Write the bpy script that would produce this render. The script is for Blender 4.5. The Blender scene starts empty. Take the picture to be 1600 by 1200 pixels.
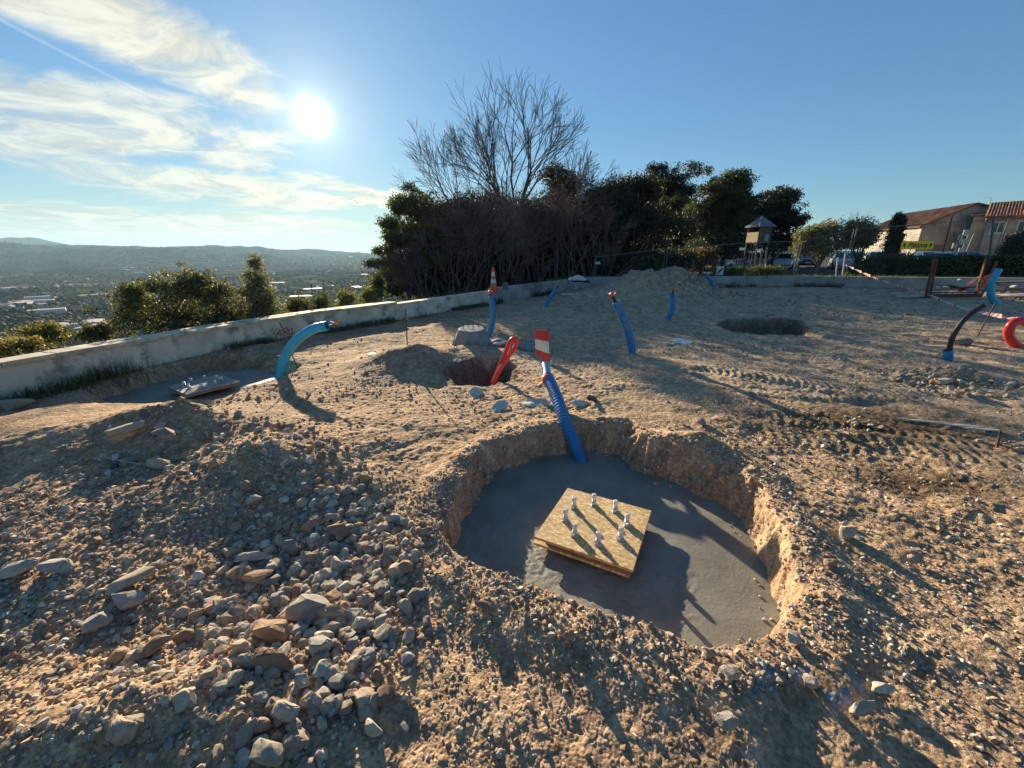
import bpy, bmesh, math, random
import numpy as np
from mathutils import Vector, Matrix, Quaternion
from mathutils import noise as mnoise

# ------------------------------------------------------------------ camera, sky, sun, exposure
scene = bpy.context.scene
col = scene.collection
CAMH = 1.6
FPX = 615.0
PITCH = math.atan(203.5 / 615.0)
ROLL = -math.radians(0.5)
ROT = Matrix.Rotation(math.pi / 2 - PITCH, 3, 'X') @ Matrix.Rotation(ROLL, 3, 'Z')
cd = bpy.data.cameras.new('camera')
cam = bpy.data.objects.new('camera', cd)
col.objects.link(cam)
cam.location = (0, 0, CAMH)
cam.rotation_euler = ROT.to_euler()
cd.sensor_width = 36.0
cd.lens = 36.0 * FPX / 1600.0
cd.clip_start = 0.05
cd.clip_end = 60000
scene.camera = cam


def ray(px, py):
    return ROT @ Vector((px - 800.0, 600.0 - py, -FPX))


def at(px, py, z=0.0):
    r = ray(px, py)
    return Vector((0, 0, CAMH)) + r * ((z - CAMH) / r.z)


def atY(px, py, Y):
    r = ray(px, py)
    return Vector((0, 0, CAMH)) + r * (Y / r.y)


SUND = ray(488, 182).normalized()
SUN_EL = math.asin(SUND.z)
SUN_AZ = math.atan2(SUND.x, SUND.y)      # from +Y towards +X

sl = bpy.data.lights.new('sun', 'SUN')
sl.energy = 5.0
sl.angle = math.radians(0.53)
sl.color = (1.0, 0.85, 0.62)
so = bpy.data.objects.new('sun', sl)
col.objects.link(so)
so.rotation_euler = SUND.to_track_quat('Z', 'Y').to_euler()

scene.view_settings.view_transform = 'Standard'
scene.view_settings.look = 'None'
scene.view_settings.gamma = 1
scene.view_settings.exposure = 1.3
scene.cycles.max_bounces = 6
scene.cycles.transparent_max_bounces = 8
scene.cycles.volume_bounces = 0
scene.cycles.use_denoising = True


class NT:
    """tiny node expression helper"""
    def __init__(self, tree):
        self.t = tree
        self.n = tree.nodes
        self.l = tree.links

    def new(self, kind, **kw):
        nd = self.n.new(kind)
        for k, v in kw.items():
            setattr(nd, k, v)
        return nd

    def put(self, sock, v):
        if hasattr(v, 'is_output'):
            self.l.new(v, sock)
        else:
            sock.default_value = v

    def m(self, op, a, b=0.0, c=0.0, clamp=False):
        nd = self.new('ShaderNodeMath', operation=op)
        nd.use_clamp = clamp
        self.put(nd.inputs[0], a)
        self.put(nd.inputs[1], b)
        self.put(nd.inputs[2], c)
        return nd.outputs[0]

    def vm(self, op, a, b=(0, 0, 0)):
        nd = self.new('ShaderNodeVectorMath', operation=op)
        self.put(nd.inputs[0], a)
        if op == 'SCALE':
            self.put(nd.inputs[3], b)
            return nd.outputs[0]
        self.put(nd.inputs[1], b)
        return nd.outputs[1] if op == 'DOT_PRODUCT' else nd.outputs[0]

    def noise(self, vec, scale, detail=4, rough=0.5, dist=0.0, dims='3D'):
        nd = self.new('ShaderNodeTexNoise', noise_dimensions=dims)
        if vec is not None:
            self.l.new(vec, nd.inputs['Vector'])
        nd.inputs['Scale'].default_value = scale
        nd.inputs['Detail'].default_value = detail
        nd.inputs['Roughness'].default_value = rough
        nd.inputs['Distortion'].default_value = dist
        return nd.outputs[0]

    def vor(self, vec, scale, out='Distance', feature='F1'):
        nd = self.new('ShaderNodeTexVoronoi', feature=feature)
        self.l.new(vec, nd.inputs['Vector'])
        nd.inputs['Scale'].default_value = scale
        return nd.outputs[out]

    def ramp(self, f, a, b, lo=0.0, hi=1.0):
        nd = self.new('ShaderNodeMapRange', interpolation_type='SMOOTHSTEP')
        self.put(nd.inputs[0], f)
        self.put(nd.inputs[1], a)
        self.put(nd.inputs[2], b)
        self.put(nd.inputs[3], lo)
        self.put(nd.inputs[4], hi)
        return nd.outputs[0]

    def mix(self, f, a, b, mode='MIX'):
        nd = self.new('ShaderNodeMix', data_type='RGBA', blend_type=mode)
        self.put(nd.inputs[0], f)
        for i, v in ((6, a), (7, b)):
            if not hasattr(v, 'is_output') and len(v) == 3:
                v = (*v, 1)
            self.put(nd.inputs[i], v)
        return nd.outputs[2]

    def comb(self, x, y, z):
        nd = self.new('ShaderNodeCombineXYZ')
        self.put(nd.inputs[0], x)
        self.put(nd.inputs[1], y)
        self.put(nd.inputs[2], z)
        return nd.outputs[0]


# world: physical sky, high thin cloud layer, aureole round the sun
world = bpy.data.worlds.new('World')
scene.world = world
world.use_nodes = True
w = NT(world.node_tree)
for nd in list(w.n):
    w.n.remove(nd)
sky = w.new('ShaderNodeTexSky', sky_type='NISHITA')
sky.sun_disc = False
sky.sun_elevation = SUN_EL
sky.sun_rotation = SUN_AZ
sky.altitude = 300
sky.air_density = 1.0
sky.dust_density = 0.15
sky.ozone_density = 2.0
tc = w.new('ShaderNodeTexCoord')
D = w.vm('NORMALIZE', tc.outputs['Generated'])
sep = w.new('ShaderNodeSeparateXYZ')
w.l.new(D, sep.inputs[0])
dx, dy, dz = sep.outputs
az = w.m('MULTIPLY', w.m('ARCTAN2', dx, dy), 57.2958)
el = w.m('MULTIPLY', w.m('ARCSINE', dz), 57.2958)
iz = w.m('DIVIDE', 1.0, w.m('ADD', w.m('MAXIMUM', dz, 0.0), 0.09))
pl = w.comb(w.m('MULTIPLY', dx, iz), w.m('MULTIPLY', dy, iz), 0.0)     # cloud layer seen as a plane overhead
warp = w.new('ShaderNodeTexNoise')
w.l.new(pl, warp.inputs['Vector'])
warp.inputs['Scale'].default_value = 0.9
warp.inputs['Detail'].default_value = 3
plw = w.vm('ADD', pl, w.vm('SCALE', w.vm('SUBTRACT', warp.outputs['Color'], (0.5, 0.5, 0.5)), 0.9))
mp = w.new('ShaderNodeMapping')
w.l.new(plw, mp.inputs[0])
mp.inputs['Rotation'].default_value = (0, 0, math.radians(28))
mp.inputs['Scale'].default_value = (0.7, 1.5, 1.0)
n1 = w.noise(mp.outputs[0], 1.15, 7, 0.55, 0.3)
n2 = w.noise(plw, 2.9, 10, 0.66, 0.5)
azel = w.comb(az, el, 0.0)


def blob(a0, e0, ra, re, rot=0.0):
    c, s = math.cos(math.radians(rot)), math.sin(math.radians(rot))
    u = w.m('SUBTRACT', az, a0)
    v = w.m('SUBTRACT', el, e0)
    p = w.m('ADD', w.m('MULTIPLY', u, c / ra), w.m('MULTIPLY', v, s / ra))
    q = w.m('ADD', w.m('MULTIPLY', u, -s / re), w.m('MULTIPLY', v, c / re))
    d = w.m('SQRT', w.m('ADD', w.m('MULTIPLY', p, p), w.m('MULTIPLY', q, q)))
    return w.ramp(d, 1.5, 0.35)


def amx(*xs):
    r = xs[0]
    for x in xs[1:]:
        r = w.m('MAXIMUM', r, x)
    return r


CLOUDS = [(-36, 19.0, 12, 4.0, -8), (-47, 20.5, 6, 2.2, -25), (-30, 17, 6, 4.2, -35), (-45, 12, 20, 4.0, 4), (-58, 14, 12, 4.0, -12),
          (-30, 11, 7, 2.6, 15), (-33, 7, 18, 2.2, -3), (-40, 3.2, 28, 1.9, 0), (-20, 7.6, 9, 1.3, -12)]
mask = amx(*[blob(*c) for c in CLOUDS])
dens = w.m('ADD', w.m('MULTIPLY', n1, 0.54), w.m('MULTIPLY', n2, 0.46))
thr = w.m('SUBTRACT', 0.76, w.m('MULTIPLY', mask, 0.42))
cl = w.m('MULTIPLY', w.ramp(w.m('SUBTRACT', dens, thr), -0.06, 0.24), 0.95)
# small cumulus near the horizon left of the trees
cn = w.noise(w.comb(w.m('MULTIPLY', az, 1.0), w.m('MULTIPLY', el, 1.9), 0.0), 1.1, 8, 0.62)
cum = amx(blob(-14.5, 6.6, 3.6, 1.35), blob(-19.0, 6.3, 1.5, 0.55), blob(-22.3, 6.2, 1.5, 0.45), blob(-29.5, 6.8, 1.7, 0.45), blob(-12, 5.0, 3.5, 0.6))
cumm = w.m('MULTIPLY', w.ramp(cum, 0.02, 0.3), w.ramp(w.m('ADD', w.m('MULTIPLY', cum, 0.55), w.m('MULTIPLY', cn, 1.5)), 0.98, 1.16))
cumb = w.ramp(w.m('ADD', w.m('MULTIPLY', cum, 0.6), w.m('MULTIPLY', cn, 1.5)), 1.25, 1.5)
# old contrail
ct = blob(-50, 19.3, 17, 0.16, -21)
ctm = w.m('MULTIPLY', ct, w.m('MULTIPLY', n2, 0.7))

cosg = w.vm('DOT_PRODUCT', D, tuple(SUND))
ang = w.m('MULTIPLY', w.m('ARCCOSINE', w.m('MINIMUM', cosg, 1.0)), 57.2958)
base = w.vm('SCALE', sky.outputs[0], 0.064)
lum = w.vm('DOT_PRODUCT', base, (0.3, 0.5, 0.2))
base = w.vm('SCALE', base, w.m('DIVIDE', 1.0, w.m('ADD', 1.0, w.m('MULTIPLY', lum, 2.4))))
base = w.mix(1.0, base, (0.60, 0.95, 1.18), 'MULTIPLY')
# whitening towards the horizon on the sunward side
hz = w.m('MULTIPLY', w.ramp(el, 12.0, -1.0), w.ramp(az, 30.0, -25.0))
base = w.mix(w.m('MULTIPLY', hz, 0.5), base, (0.30, 0.34, 0.24))
near = w.ramp(ang, 40.0, 4.0)
ccol = w.mix(near, (0.30, 0.315, 0.29), (0.40, 0.39, 0.315))
shade = w.ramp(n2, 0.35, 0.65, 0.72, 1.05)
ccol = w.mix(1.0, ccol, w.comb(shade, shade, shade), 'MULTIPLY')
skyc = w.mix(cl, base, ccol)
skyc = w.mix(w.m('MULTIPLY', ctm, 0.45), skyc, (0.45, 0.48, 0.46))
ccum = w.mix(cumb, (0.42, 0.40, 0.29), (0.22, 0.245, 0.24))
skyc = w.mix(w.m('MULTIPLY', cumm, 0.85), skyc, ccum)
g1 = w.m('MULTIPLY', w.m('EXPONENT', w.m('MULTIPLY', w.m('POWER', w.m('DIVIDE', ang, 0.72), 1.4), -1.0)), 5.0)
g2 = w.m('MULTIPLY', w.m('EXPONENT', w.m('DIVIDE', ang, -2.6)), 0.30)
g3 = w.m('MULTIPLY', w.m('EXPONENT', w.m('DIVIDE', ang, -11.0)), 0.06)
glow = w.mix(1.0, w.comb(w.m('ADD', w.m('ADD', g1, g2), g3), w.m('ADD', w.m('ADD', g1, w.m('MULTIPLY', g2, 0.92)), g3),
                         w.m('ADD', w.m('ADD', g1, w.m('MULTIPLY', g2, 0.66)), w.m('MULTIPLY', g3, 0.8))), (1, 1, 1), 'MULTIPLY')
skyc = w.vm('ADD', skyc, glow)
bg = w.new('ShaderNodeBackground')
w.l.new(skyc, bg.inputs[0])
bg.inputs[1].default_value = 1.0
wo = w.new('ShaderNodeOutputWorld')
w.l.new(bg.outputs[0], wo.inputs[0])
world.cycles.sampling_method = 'MANUAL'
world.cycles.sample_map_resolution = 512

random.seed(7)
rng = np.random.default_rng(11)


# ------------------------------------------------------------------ helpers
def tag(o, label=None, cat=None, group=None, kind=None):
    if label: o['label'] = label
    if cat: o['category'] = cat
    if group: o['group'] = group
    if kind: o['kind'] = kind
    return o


def empty(name, loc, label=None, cat=None, group=None, rz=0.0):
    o = bpy.data.objects.new(name, None)
    o.empty_display_size = 0.1
    col.objects.link(o)
    o.location = loc
    o.rotation_euler = (0, 0, rz)
    return tag(o, label, cat, group)


def link(name, me, mat=None, parent=None, loc=None):
    o = bpy.data.objects.new(name, me)
    col.objects.link(o)
    if mat is not None and len(me.materials) == 0:
        me.materials.append(mat)
    if parent is not None:
        o.parent = parent
    if loc is not None:
        o.location = loc
    return o


def npmesh(name, verts, faces, smooth=False, cols=None):
    """faces: int array (n,k)"""
    me = bpy.data.meshes.new(name)
    verts = np.asarray(verts, dtype=np.float32)
    faces = np.asarray(faces, dtype=np.int32)
    n, k = faces.shape
    me.vertices.add(len(verts))
    me.vertices.foreach_set('co', verts.ravel())
    me.loops.add(n * k)
    me.loops.foreach_set('vertex_index', faces.ravel())
    me.polygons.add(n)
    me.polygons.foreach_set('loop_start', np.arange(0, n * k, k, dtype=np.int32))
    me.update(calc_edges=True)
    me.polygons.foreach_set('use_smooth', np.full(n, smooth))
    if cols is not None:
        c = np.ones((len(verts), 4), dtype=np.float32)
        c[:, :3] = cols
        a = me.color_attributes.new('Col', 'FLOAT_COLOR', 'POINT')
        a.data.foreach_set('color', c.ravel())
    return me


class MB:
    """collects shapes, links them as one mesh object"""
    def __init__(self):
        self.v, self.f, self.mi = [], [], []
        self.cur = 0

    def add(self, vs, fs):
        b = len(self.v)
        self.v += [tuple(v) for v in vs]
        self.f += [tuple(i + b for i in f) for f in fs]
        self.mi += [self.cur] * len(fs)

    def box(self, c, s, rot=None):
        R = rot or Matrix.Identity(3)
        c = Vector(c)
        vs = [c + R @ Vector((sx * s[0] / 2, sy * s[1] / 2, sz * s[2] / 2)) for sx in (-1, 1) for sy in (-1, 1) for sz in (-1, 1)]
        self.add(vs, [(0, 1, 3, 2), (4, 6, 7, 5), (0, 4, 5, 1), (2, 3, 7, 6), (0, 2, 6, 4), (1, 5, 7, 3)])

    def bar(self, a, b, wdt, h, up=(0, 0, 1)):
        a, b = Vector(a), Vector(b)
        x = (b - a)
        L = x.length
        x.normalize()
        u = Vector(up)
        y = u.cross(x)
        if y.length < 1e-4: y = Vector((0, 1, 0)).cross(x)
        y.normalize()
        z = x.cross(y)
        self.box((a + b) / 2, (L, wdt, h), Matrix((x, y, z)).transposed())

    def tube(self, pts, r, n=8, cap=True):
        pts = [Vector(p) for p in pts]
        rs = r if isinstance(r, (list, tuple)) else [r] * len(pts)
        vs, fs = [], []
        t = (pts[1] - pts[0]).normalized()
        u = t.orthogonal().normalized()
        for i, p in enumerate(pts):
            if i > 0:
                t2 = (pts[min(i + 1, len(pts) - 1)] - pts[i - 1]).normalized()
                u = (u - t2 * u.dot(t2)).normalized()
                t = t2
            v = t.cross(u)
            for k in range(n):
                a = 2 * math.pi * k / n
                vs.append(p + (u * math.cos(a) + v * math.sin(a)) * rs[i])
        for i in range(len(pts) - 1):
            for k in range(n):
                k2 = (k + 1) % n
                fs.append((i * n + k, i * n + k2, (i + 1) * n + k2, (i + 1) * n + k))
        if cap:
            fs.append(tuple(range(n))[::-1])
            fs.append(tuple(range((len(pts) - 1) * n, len(pts) * n)))
        self.add(vs, fs)

    def prism(self, poly, z0, z1):
        n = len(poly)
        vs = [(p[0], p[1], z0) for p in poly] + [(p[0], p[1], z1) for p in poly]
        fs = [tuple(range(n))[::-1], tuple(range(n, 2 * n))] + [(i, (i + 1) % n, n + (i + 1) % n, n + i) for i in range(n)]
        self.add(vs, fs)

    def lathe(self, prof, n=16, c=(0, 0, 0), R=None):
        R = R or Matrix.Identity(3)
        c = Vector(c)
        vs = []
        for (r, z) in prof:
            for k in range(n):
                a = 2 * math.pi * k / n
                vs.append(c + R @ Vector((r * math.cos(a), r * math.sin(a), z)))
        fs = []
        for i in range(len(prof) - 1):
            for k in range(n):
                k2 = (k + 1) % n
                fs.append((i * n + k, i * n + k2, (i + 1) * n + k2, (i + 1) * n + k))
        fs.append(tuple(range(n))[::-1])
        fs.append(tuple(range((len(prof) - 1) * n, len(prof) * n)))
        self.add(vs, fs)

    def build(self, name, mat, parent=None, smooth=False, bevel=0.0, loc=None):
        me = bpy.data.meshes.new(name)
        me.from_pydata([tuple(v) for v in self.v], [], self.f)
        mats = mat if isinstance(mat, (list, tuple)) else [mat]
        for m_ in mats: me.materials.append(m_)
        me.polygons.foreach_set('material_index', self.mi)
        if smooth: me.polygons.foreach_set('use_smooth', [True] * len(me.polygons))
        me.update()
        o = link(name, me, None, parent, loc)
        if smooth:
            try: me.set_sharp_from_angle(angle=math.radians(40))
            except Exception: pass
        if bevel > 0:
            b = o.modifiers.new('bevel', 'BEVEL')
            b.width = bevel
            b.segments = 2
            b.limit_method = 'ANGLE'
        return o


def spline(P, n=40):
    P = [Vector(p) for p in P]
    P = [P[0] * 2 - P[1]] + P + [P[-1] * 2 - P[-2]]
    out = []
    seg = len(P) - 3
    for i in range(n + 1):
        t = i / n * seg
        k = min(int(t), seg - 1)
        t -= k
        a, b, c, d = P[k:k + 4]
        out.append(0.5 * ((2 * b) + (c - a) * t + (2 * a - 5 * b + 4 * c - d) * t * t + (3 * b - a - 3 * c + d) * t ** 3))
    return out


MATS = {}


def mat(name, color, rough=0.7, metal=0.0, nscale=None, namp=0.25, bump=0.0, bscale=None, attr=False, spec=0.5, dirt=None, trans=0.0, emit=None):
    if name in MATS: return MATS[name]
    m = bpy.data.materials.new(name)
    m.use_nodes = True
    t = NT(m.node_tree)
    bs = t.n['Principled BSDF']
    bs.inputs['Roughness'].default_value = rough
    bs.inputs['Metallic'].default_value = metal
    bs.inputs['Specular IOR Level'].default_value = spec
    co = t.new('ShaderNodeTexCoord').outputs['Object']
    if attr:
        a = t.new('ShaderNodeAttribute', attribute_name='Col')
        c = a.outputs['Color']
        if color is not None: c = t.mix(1.0, c, color, 'MULTIPLY')
    else:
        c = t.mix(0.0, color, color)
    if nscale:
        nz = t.noise(co, nscale, 5, 0.6)
        f = t.ramp(nz, 0.25, 0.75, 1 - namp, 1 + namp)
        c = t.mix(1.0, c, t.comb(f, f, f), 'MULTIPLY')
    if dirt:
        nz = t.noise(co, dirt[1], 6, 0.65)
        c = t.mix(t.m('MULTIPLY', t.ramp(nz, 0.5, 0.68), dirt[2]), c, dirt[0])
    t.put(bs.inputs['Base Color'], c)
    if bump:
        bn = t.new('ShaderNodeBump')
        bn.inputs['Strength'].default_value = 1.0
        bn.inputs['Distance'].default_value = bump
        t.l.new(t.noise(co, bscale or 40, 5, 0.6), bn.inputs['Height'])
        t.l.new(bn.outputs[0], bs.inputs['Normal'])
    if trans: bs.inputs['Transmission Weight'].default_value = trans
    MATS[name] = m
    return m


# ---- numpy noise
def _hash(ix, iy, s):
    h = (ix.astype(np.int64) * 374761393 + iy.astype(np.int64) * 668265263 + s * 1442695041) & 0xffffffff
    h = ((h ^ (h >> 13)) * 1274126177) & 0xffffffff
    h = (h ^ (h >> 16)) & 0xffffffff
    return h.astype(np.float64) / 4294967295.0


def vnoise(x, y, s=0):
    ix = np.floor(x); iy = np.floor(y)
    fx = x - ix; fy = y - iy
    fx = fx * fx * fx * (fx * (fx * 6 - 15) + 10); fy = fy * fy * fy * (fy * (fy * 6 - 15) + 10)
    a = _hash(ix, iy, s); b = _hash(ix + 1, iy, s); c = _hash(ix, iy + 1, s); d = _hash(ix + 1, iy + 1, s)
    return (a + (b - a) * fx) * (1 - fy) + (c + (d - c) * fx) * fy - 0.5


def fbm(x, y, sc, oct=4, s=0, rough=0.5):
    r = 0; a = 1.0
    for i in range(oct):
        ca, sa = math.cos(i * 1.1 + .4), math.sin(i * 1.1 + .4)
        r = r + a * vnoise((x * ca - y * sa) * sc + 17.3 * i, (x * sa + y * ca) * sc - 9.1 * i, s + i)
        a *= rough; sc *= 2.03
    return r


def sstep(t):
    t = np.clip(t, 0, 1)
    return t * t * (3 - 2 * t)


def poly_sd(x, y, poly):
    """signed distance, negative inside"""
    d = np.full(x.shape, 1e9)
    ins = np.zeros(x.shape, bool)
    n = len(poly)
    for i in range(n):
        ax, ay = poly[i]; bx, by = poly[(i + 1) % n]
        ex, ey = bx - ax, by - ay
        t = np.clip(((x - ax) * ex + (y - ay) * ey) / (ex * ex + ey * ey), 0, 1)
        d = np.minimum(d, np.hypot(x - ax - t * ex, y - ay - t * ey))
        c = ((ay > y) != (by > y)) & (x < (bx - ax) * (y - ay) / (by - ay + 1e-12) + ax)
        ins ^= c
    return np.where(ins, -d, d)


def line_sd(x, y, pts):
    """distance to an open polyline, positive on its left side"""
    best = np.full(x.shape, 1e9); sg = np.ones(x.shape)
    for i in range(len(pts) - 1):
        ax, ay = pts[i]; bx, by = pts[i + 1]
        ex, ey = bx - ax, by - ay
        t = np.clip(((x - ax) * ex + (y - ay) * ey) / (ex * ex + ey * ey), 0, 1)
        d = np.hypot(x - ax - t * ex, y - ay - t * ey)
        s = np.sign(ex * (y - ay) - ey * (x - ax))
        m = d < best - 1e-9
        best = np.where(m, d, best); sg = np.where(m, s, sg)
    return best * sg


# ------------------------------------------------------------------ ground layout
DEPTH = 0.25
SLAB = [(-.43, 2.03), (-.39, 2.44), (-.17, 3.01), (.10, 3.27), (.31, 3.39), (.66, 3.38), (1.02, 3.33), (1.17, 3.01), (1.42, 2.80), (1.64, 2.62),
        (1.60, 2.17), (1.53, 1.87), (1.39, 1.54), (1.17, 1.32), (.83, 1.25), (.58, 1.34), (.31, 1.45), (0, 1.63), (-.2, 1.73), (-.34, 1.84)]
S2Z = -0.16
SLAB2 = [tuple(at(px, py, S2Z)[:2]) for px, py in [(180, 622), (240, 600), (330, 579), (400, 577), (440, 590), (432, 600), (330, 636), (250, 650), (170, 645)]]
WALLTOP = [(0, 567), (160, 540), (340, 510), (500, 486), (620, 472), (770, 452), (870, 440), (925, 434)]
WL = [tuple(at(px, py, 0.45)[:2]) for px, py in WALLTOP]
WL = [(WL[0][0] - 2.6, WL[0][1] - 4.5)] + WL
WB = [WL[-1]] + [tuple(at(px, py, 0.5)[:2]) for px, py in [(1100, 432), (1250, 431), (1600, 434)]]
WB.append((WB[-1][0] + 14, WB[-1][1] - 1.0))
EDGE = [(-40, -70)] + WL + [(WL[-1][0] + 2, WL[-1][1] + 8), (11, 60), (60, 260), (500, 1500)]
PITR = [tuple(at(px, py, 0)[:2]) for px, py in [(715, 596), (708, 586), (730, 574), (775, 568), (792, 576), (786, 590), (758, 597)]]
PITF = [tuple(at(px, py, 0)[:2]) for px, py in [(1128, 508), (1150, 498), (1240, 499), (1258, 507), (1245, 521), (1160, 519)]]


def gcone(x, y, c, h, rx, ry=None, rot=0.0, p=1.3):
    ry = ry or rx
    ca, sa = math.cos(rot), math.sin(rot)
    u = ((x - c[0]) * ca + (y - c[1]) * sa) / rx
    v = (-(x - c[0]) * sa + (y - c[1]) * ca) / ry
    d = np.sqrt(u * u + v * v)
    d = d + fbm(x, y, 1.6, 3, 55) * 0.25
    return h * np.exp(-np.clip(np.abs(d), 0, 9) ** p * 1.6)


def P2(px, py, z=0.0):
    p = at(px, py, z)
    return (p.x, p.y)


def HT(x, y, full=True):
    x = np.asarray(x, float); y = np.asarray(y, float)
    r = np.hypot(x, y)
    nearw = np.exp(-(r / 60.0) ** 2)
    h = fbm(x, y, 0.33, 3, 1) * 0.07 * nearw
    rough = 0.35 + 0.65 * sstep((fbm(x, y, 0.5, 3, 9) + 0.35) / 0.6)
    h = h + (fbm(x, y, 1.4, 3, 2) * 0.035 + fbm(x, y, 5.5, 3, 3) * 0.022 * rough) * nearw
    # wheel ruts
    for (ang_, sc_, a_, sd_) in ((-0.62, 0.9, 0.036, 21), (-0.15, 0.7, 0.034, 22)):
        ca, sa = math.cos(ang_), math.sin(ang_)
        u = x * ca + y * sa; v = -x * sa + y * ca
        v = v + fbm(x, y, 0.12, 2, sd_ + 5) * 2.0
        m_ = sstep((x - 0.6) / 1.6) * sstep((y - 1.8 - 0.25 * np.abs(x)) / 1.5) * nearw
        h = h + vnoise(u * 0.14, v * 2.1, sd_) * a_ * 2 * m_ + vnoise(u * 0.35, v * 6.0, sd_ + 1) * a_ * 0.9 * m_
    # heaps
    h = h + gcone(x, y, P2(1040, 466), 1.12, 2.3, 2.0, 0.2, 1.2)
    h = h + gcone(x, y, P2(975, 465), 0.42, 1.5, 0.9, 0.3)
    h = h + gcone(x, y, P2(655, 568), 0.33, 1.0, 0.60, 0.1, 1.6)
    h = h + gcone(x, y, P2(735, 552), 0.10, 0.7, 0.5)
    h = h + gcone(x, y, P2(1500, 585), 0.12, 0.75, 0.5)
    h = h + gcone(x, y, P2(1010, 610), 0.08, 0.8, 0.35, -0.3)
    h = h + gcone(x, y, (-2.75, 3.35), 0.09, 1.7, 0.75, 0.1, 2.0)
    h = h + gcone(x, y, (-4.4, 3.3), 0.16, 1.5, 0.9, 0.0, 2.0)
    h = h + gcone(x, y, P2(290, 645, .2), 0.20, 0.5, 0.35)
    h = h + gcone(x, y, P2(420, 705, .15), 0.22, 0.62, 0.42, -0.35, 1.5)
    h = h + gcone(x, y, (-2.9, 1.9), 0.09, 1.1, 0.7, 0.1, 2.0)
    h = h + gcone(x, y, (-1.5, 0.9), 0.16, 0.8, 0.35, 0.2, 2.0)
    h = h + gcone(x, y, P2(455, 900), -0.09, 0.50, 0.55, 0.3, 2.2)
    h = h + gcone(x, y, P2(380, 830), -0.05, 0.6, 0.30, 0.3, 2.2)
    h = h + gcone(x, y, P2(1090, 700), 0.15, 0.45, 0.22, -0.5, 1.8)
    h = h + gcone(x, y, P2(880, 925), 0.04, 0.9, 0.2, -0.4, 2.0)
    # main excavation
    nb = (r < 9)
    if nb.any():
        xs, ys = x[nb], y[nb]
        hh = h[nb]
        sd = poly_sd(xs, ys, SLAB)
        jag = fbm(xs, ys, 3.2, 5, 31, .6) * 0.14 + fbm(xs, ys, 14, 2, 33) * 0.02
        cxn, cyn = 0.65, 2.3
        th = np.arctan2(ys - cyn, xs - cxn)
        wd = 0.07 + 0.30 * np.exp(-((th - 1.35) / 0.35) ** 2) + 0.10 * np.exp(-((th - 2.3) / 0.5) ** 2) + 0.14 * np.exp(-((th - 0.6) / 0.45) ** 2) + 0.04 * np.exp(-((th - 0.0) / 0.7) ** 2)
        k = sstep((sd + 0.045 + jag * np.clip(wd * 5, 0.3, 1)) / wd)
        lip = 0.045 * np.exp(-((sd - 0.18) / 0.16) ** 2) * (0.4 + 1.2 * (fbm(xs, ys, 2.2, 3, 37) + 0.5))
        steep = k * (1 - k) * 4
        hh = (hh + lip * (sd > 0)) * k + (-DEPTH - 0.05) * (1 - k) + steep * (fbm(xs, ys, 9, 3, 41) * 0.06 + fbm(xs, ys, 30, 3, 42) * 0.045)
        # trench with second slab, falling away from a rim
        sd2 = poly_sd(xs, ys, SLAB2)
        wd2 = 0.28
        k2 = sstep((sd2 + 0.02 + fbm(xs, ys, 2.5, 3, 35) * 0.16) / wd2)
        hh = hh * k2 + (S2Z - 0.04) * (1 - k2)
        h[nb] = hh
    for pp, dp, wd_ in ((PITR, 0.32, 0.14), (PITF, 0.42, 0.14)):
        c0 = pp[0]
        nb = np.hypot(x - c0[0], y - c0[1]) < 5
        if nb.any():
            sd = poly_sd(x[nb], y[nb], pp) + fbm(x[nb], y[nb], 3.0, 3, 44) * 0.12
            k = sstep(sd / wd_)
            h[nb] = h[nb] * k - dp * (1 - k)
    # outside the wall: slope down to the valley
    s = line_sd(x, y, EDGE)
    out = s > 0.25
    fade = sstep((s + 0.1) / 0.5)
    h = h * (1 - fade)
    drop = 0.12 * np.clip(s - 0.3, 0, 1.5) + 0.30 * np.clip(s - 1.8, 0, 25) + 0.40 * np.clip(s - 26, 0, 300)
    drop = 138 * (1 - np.exp(-drop / 138 * 1.25))
    az_ = np.degrees(np.arctan2(x, np.maximum(y, -1e9)))
    rr = fbm(x, y, 1 / 900., 4, 61)
    ridge = np.interp(az_, [-70, -60, -56, -50, -45, -40, -32, -26, -20, -12, 0], [120, 105, 95, 88, 80, 66, 46, 16, -30, -60, -60])
    far = sstep((r - 3300 + rr * 1500) / 3800) * (ridge + 138 + (rr * 45))
    far = far + sstep((r - 2500) / 2500) * fbm(x, y, 1 / 260., 3, 67) * 28
    bump2 = np.exp(-((az_ + 49.5) / 3.2) ** 2) * sstep((r - 9000) / 1500) * 190
    val = -drop + (far + bump2) * (r > 1500) + fbm(x, y, 1 / 300., 3, 63) * 14 * sstep((s - 60) / 300) + fbm(x, y, 1 / 7., 3, 64) * 0.8 * sstep((s - 3) / 20)
    return np.where(out, val, np.where(s > -0.1, h, h))


# polar sheet: fine in front of the camera, coarse behind
def rings():
    r = [0.3]
    while r[-1] < 16: r.append(r[-1] * 1.0034 if r[-1] > .6 else r[-1] * 1.02)
    while r[-1] < 60: r.append(r[-1] * 1.008)
    while r[-1] < 500: r.append(r[-1] * 1.02)
    while r[-1] < 12500: r.append(r[-1] * 1.011)
    return np.array(r)


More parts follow.
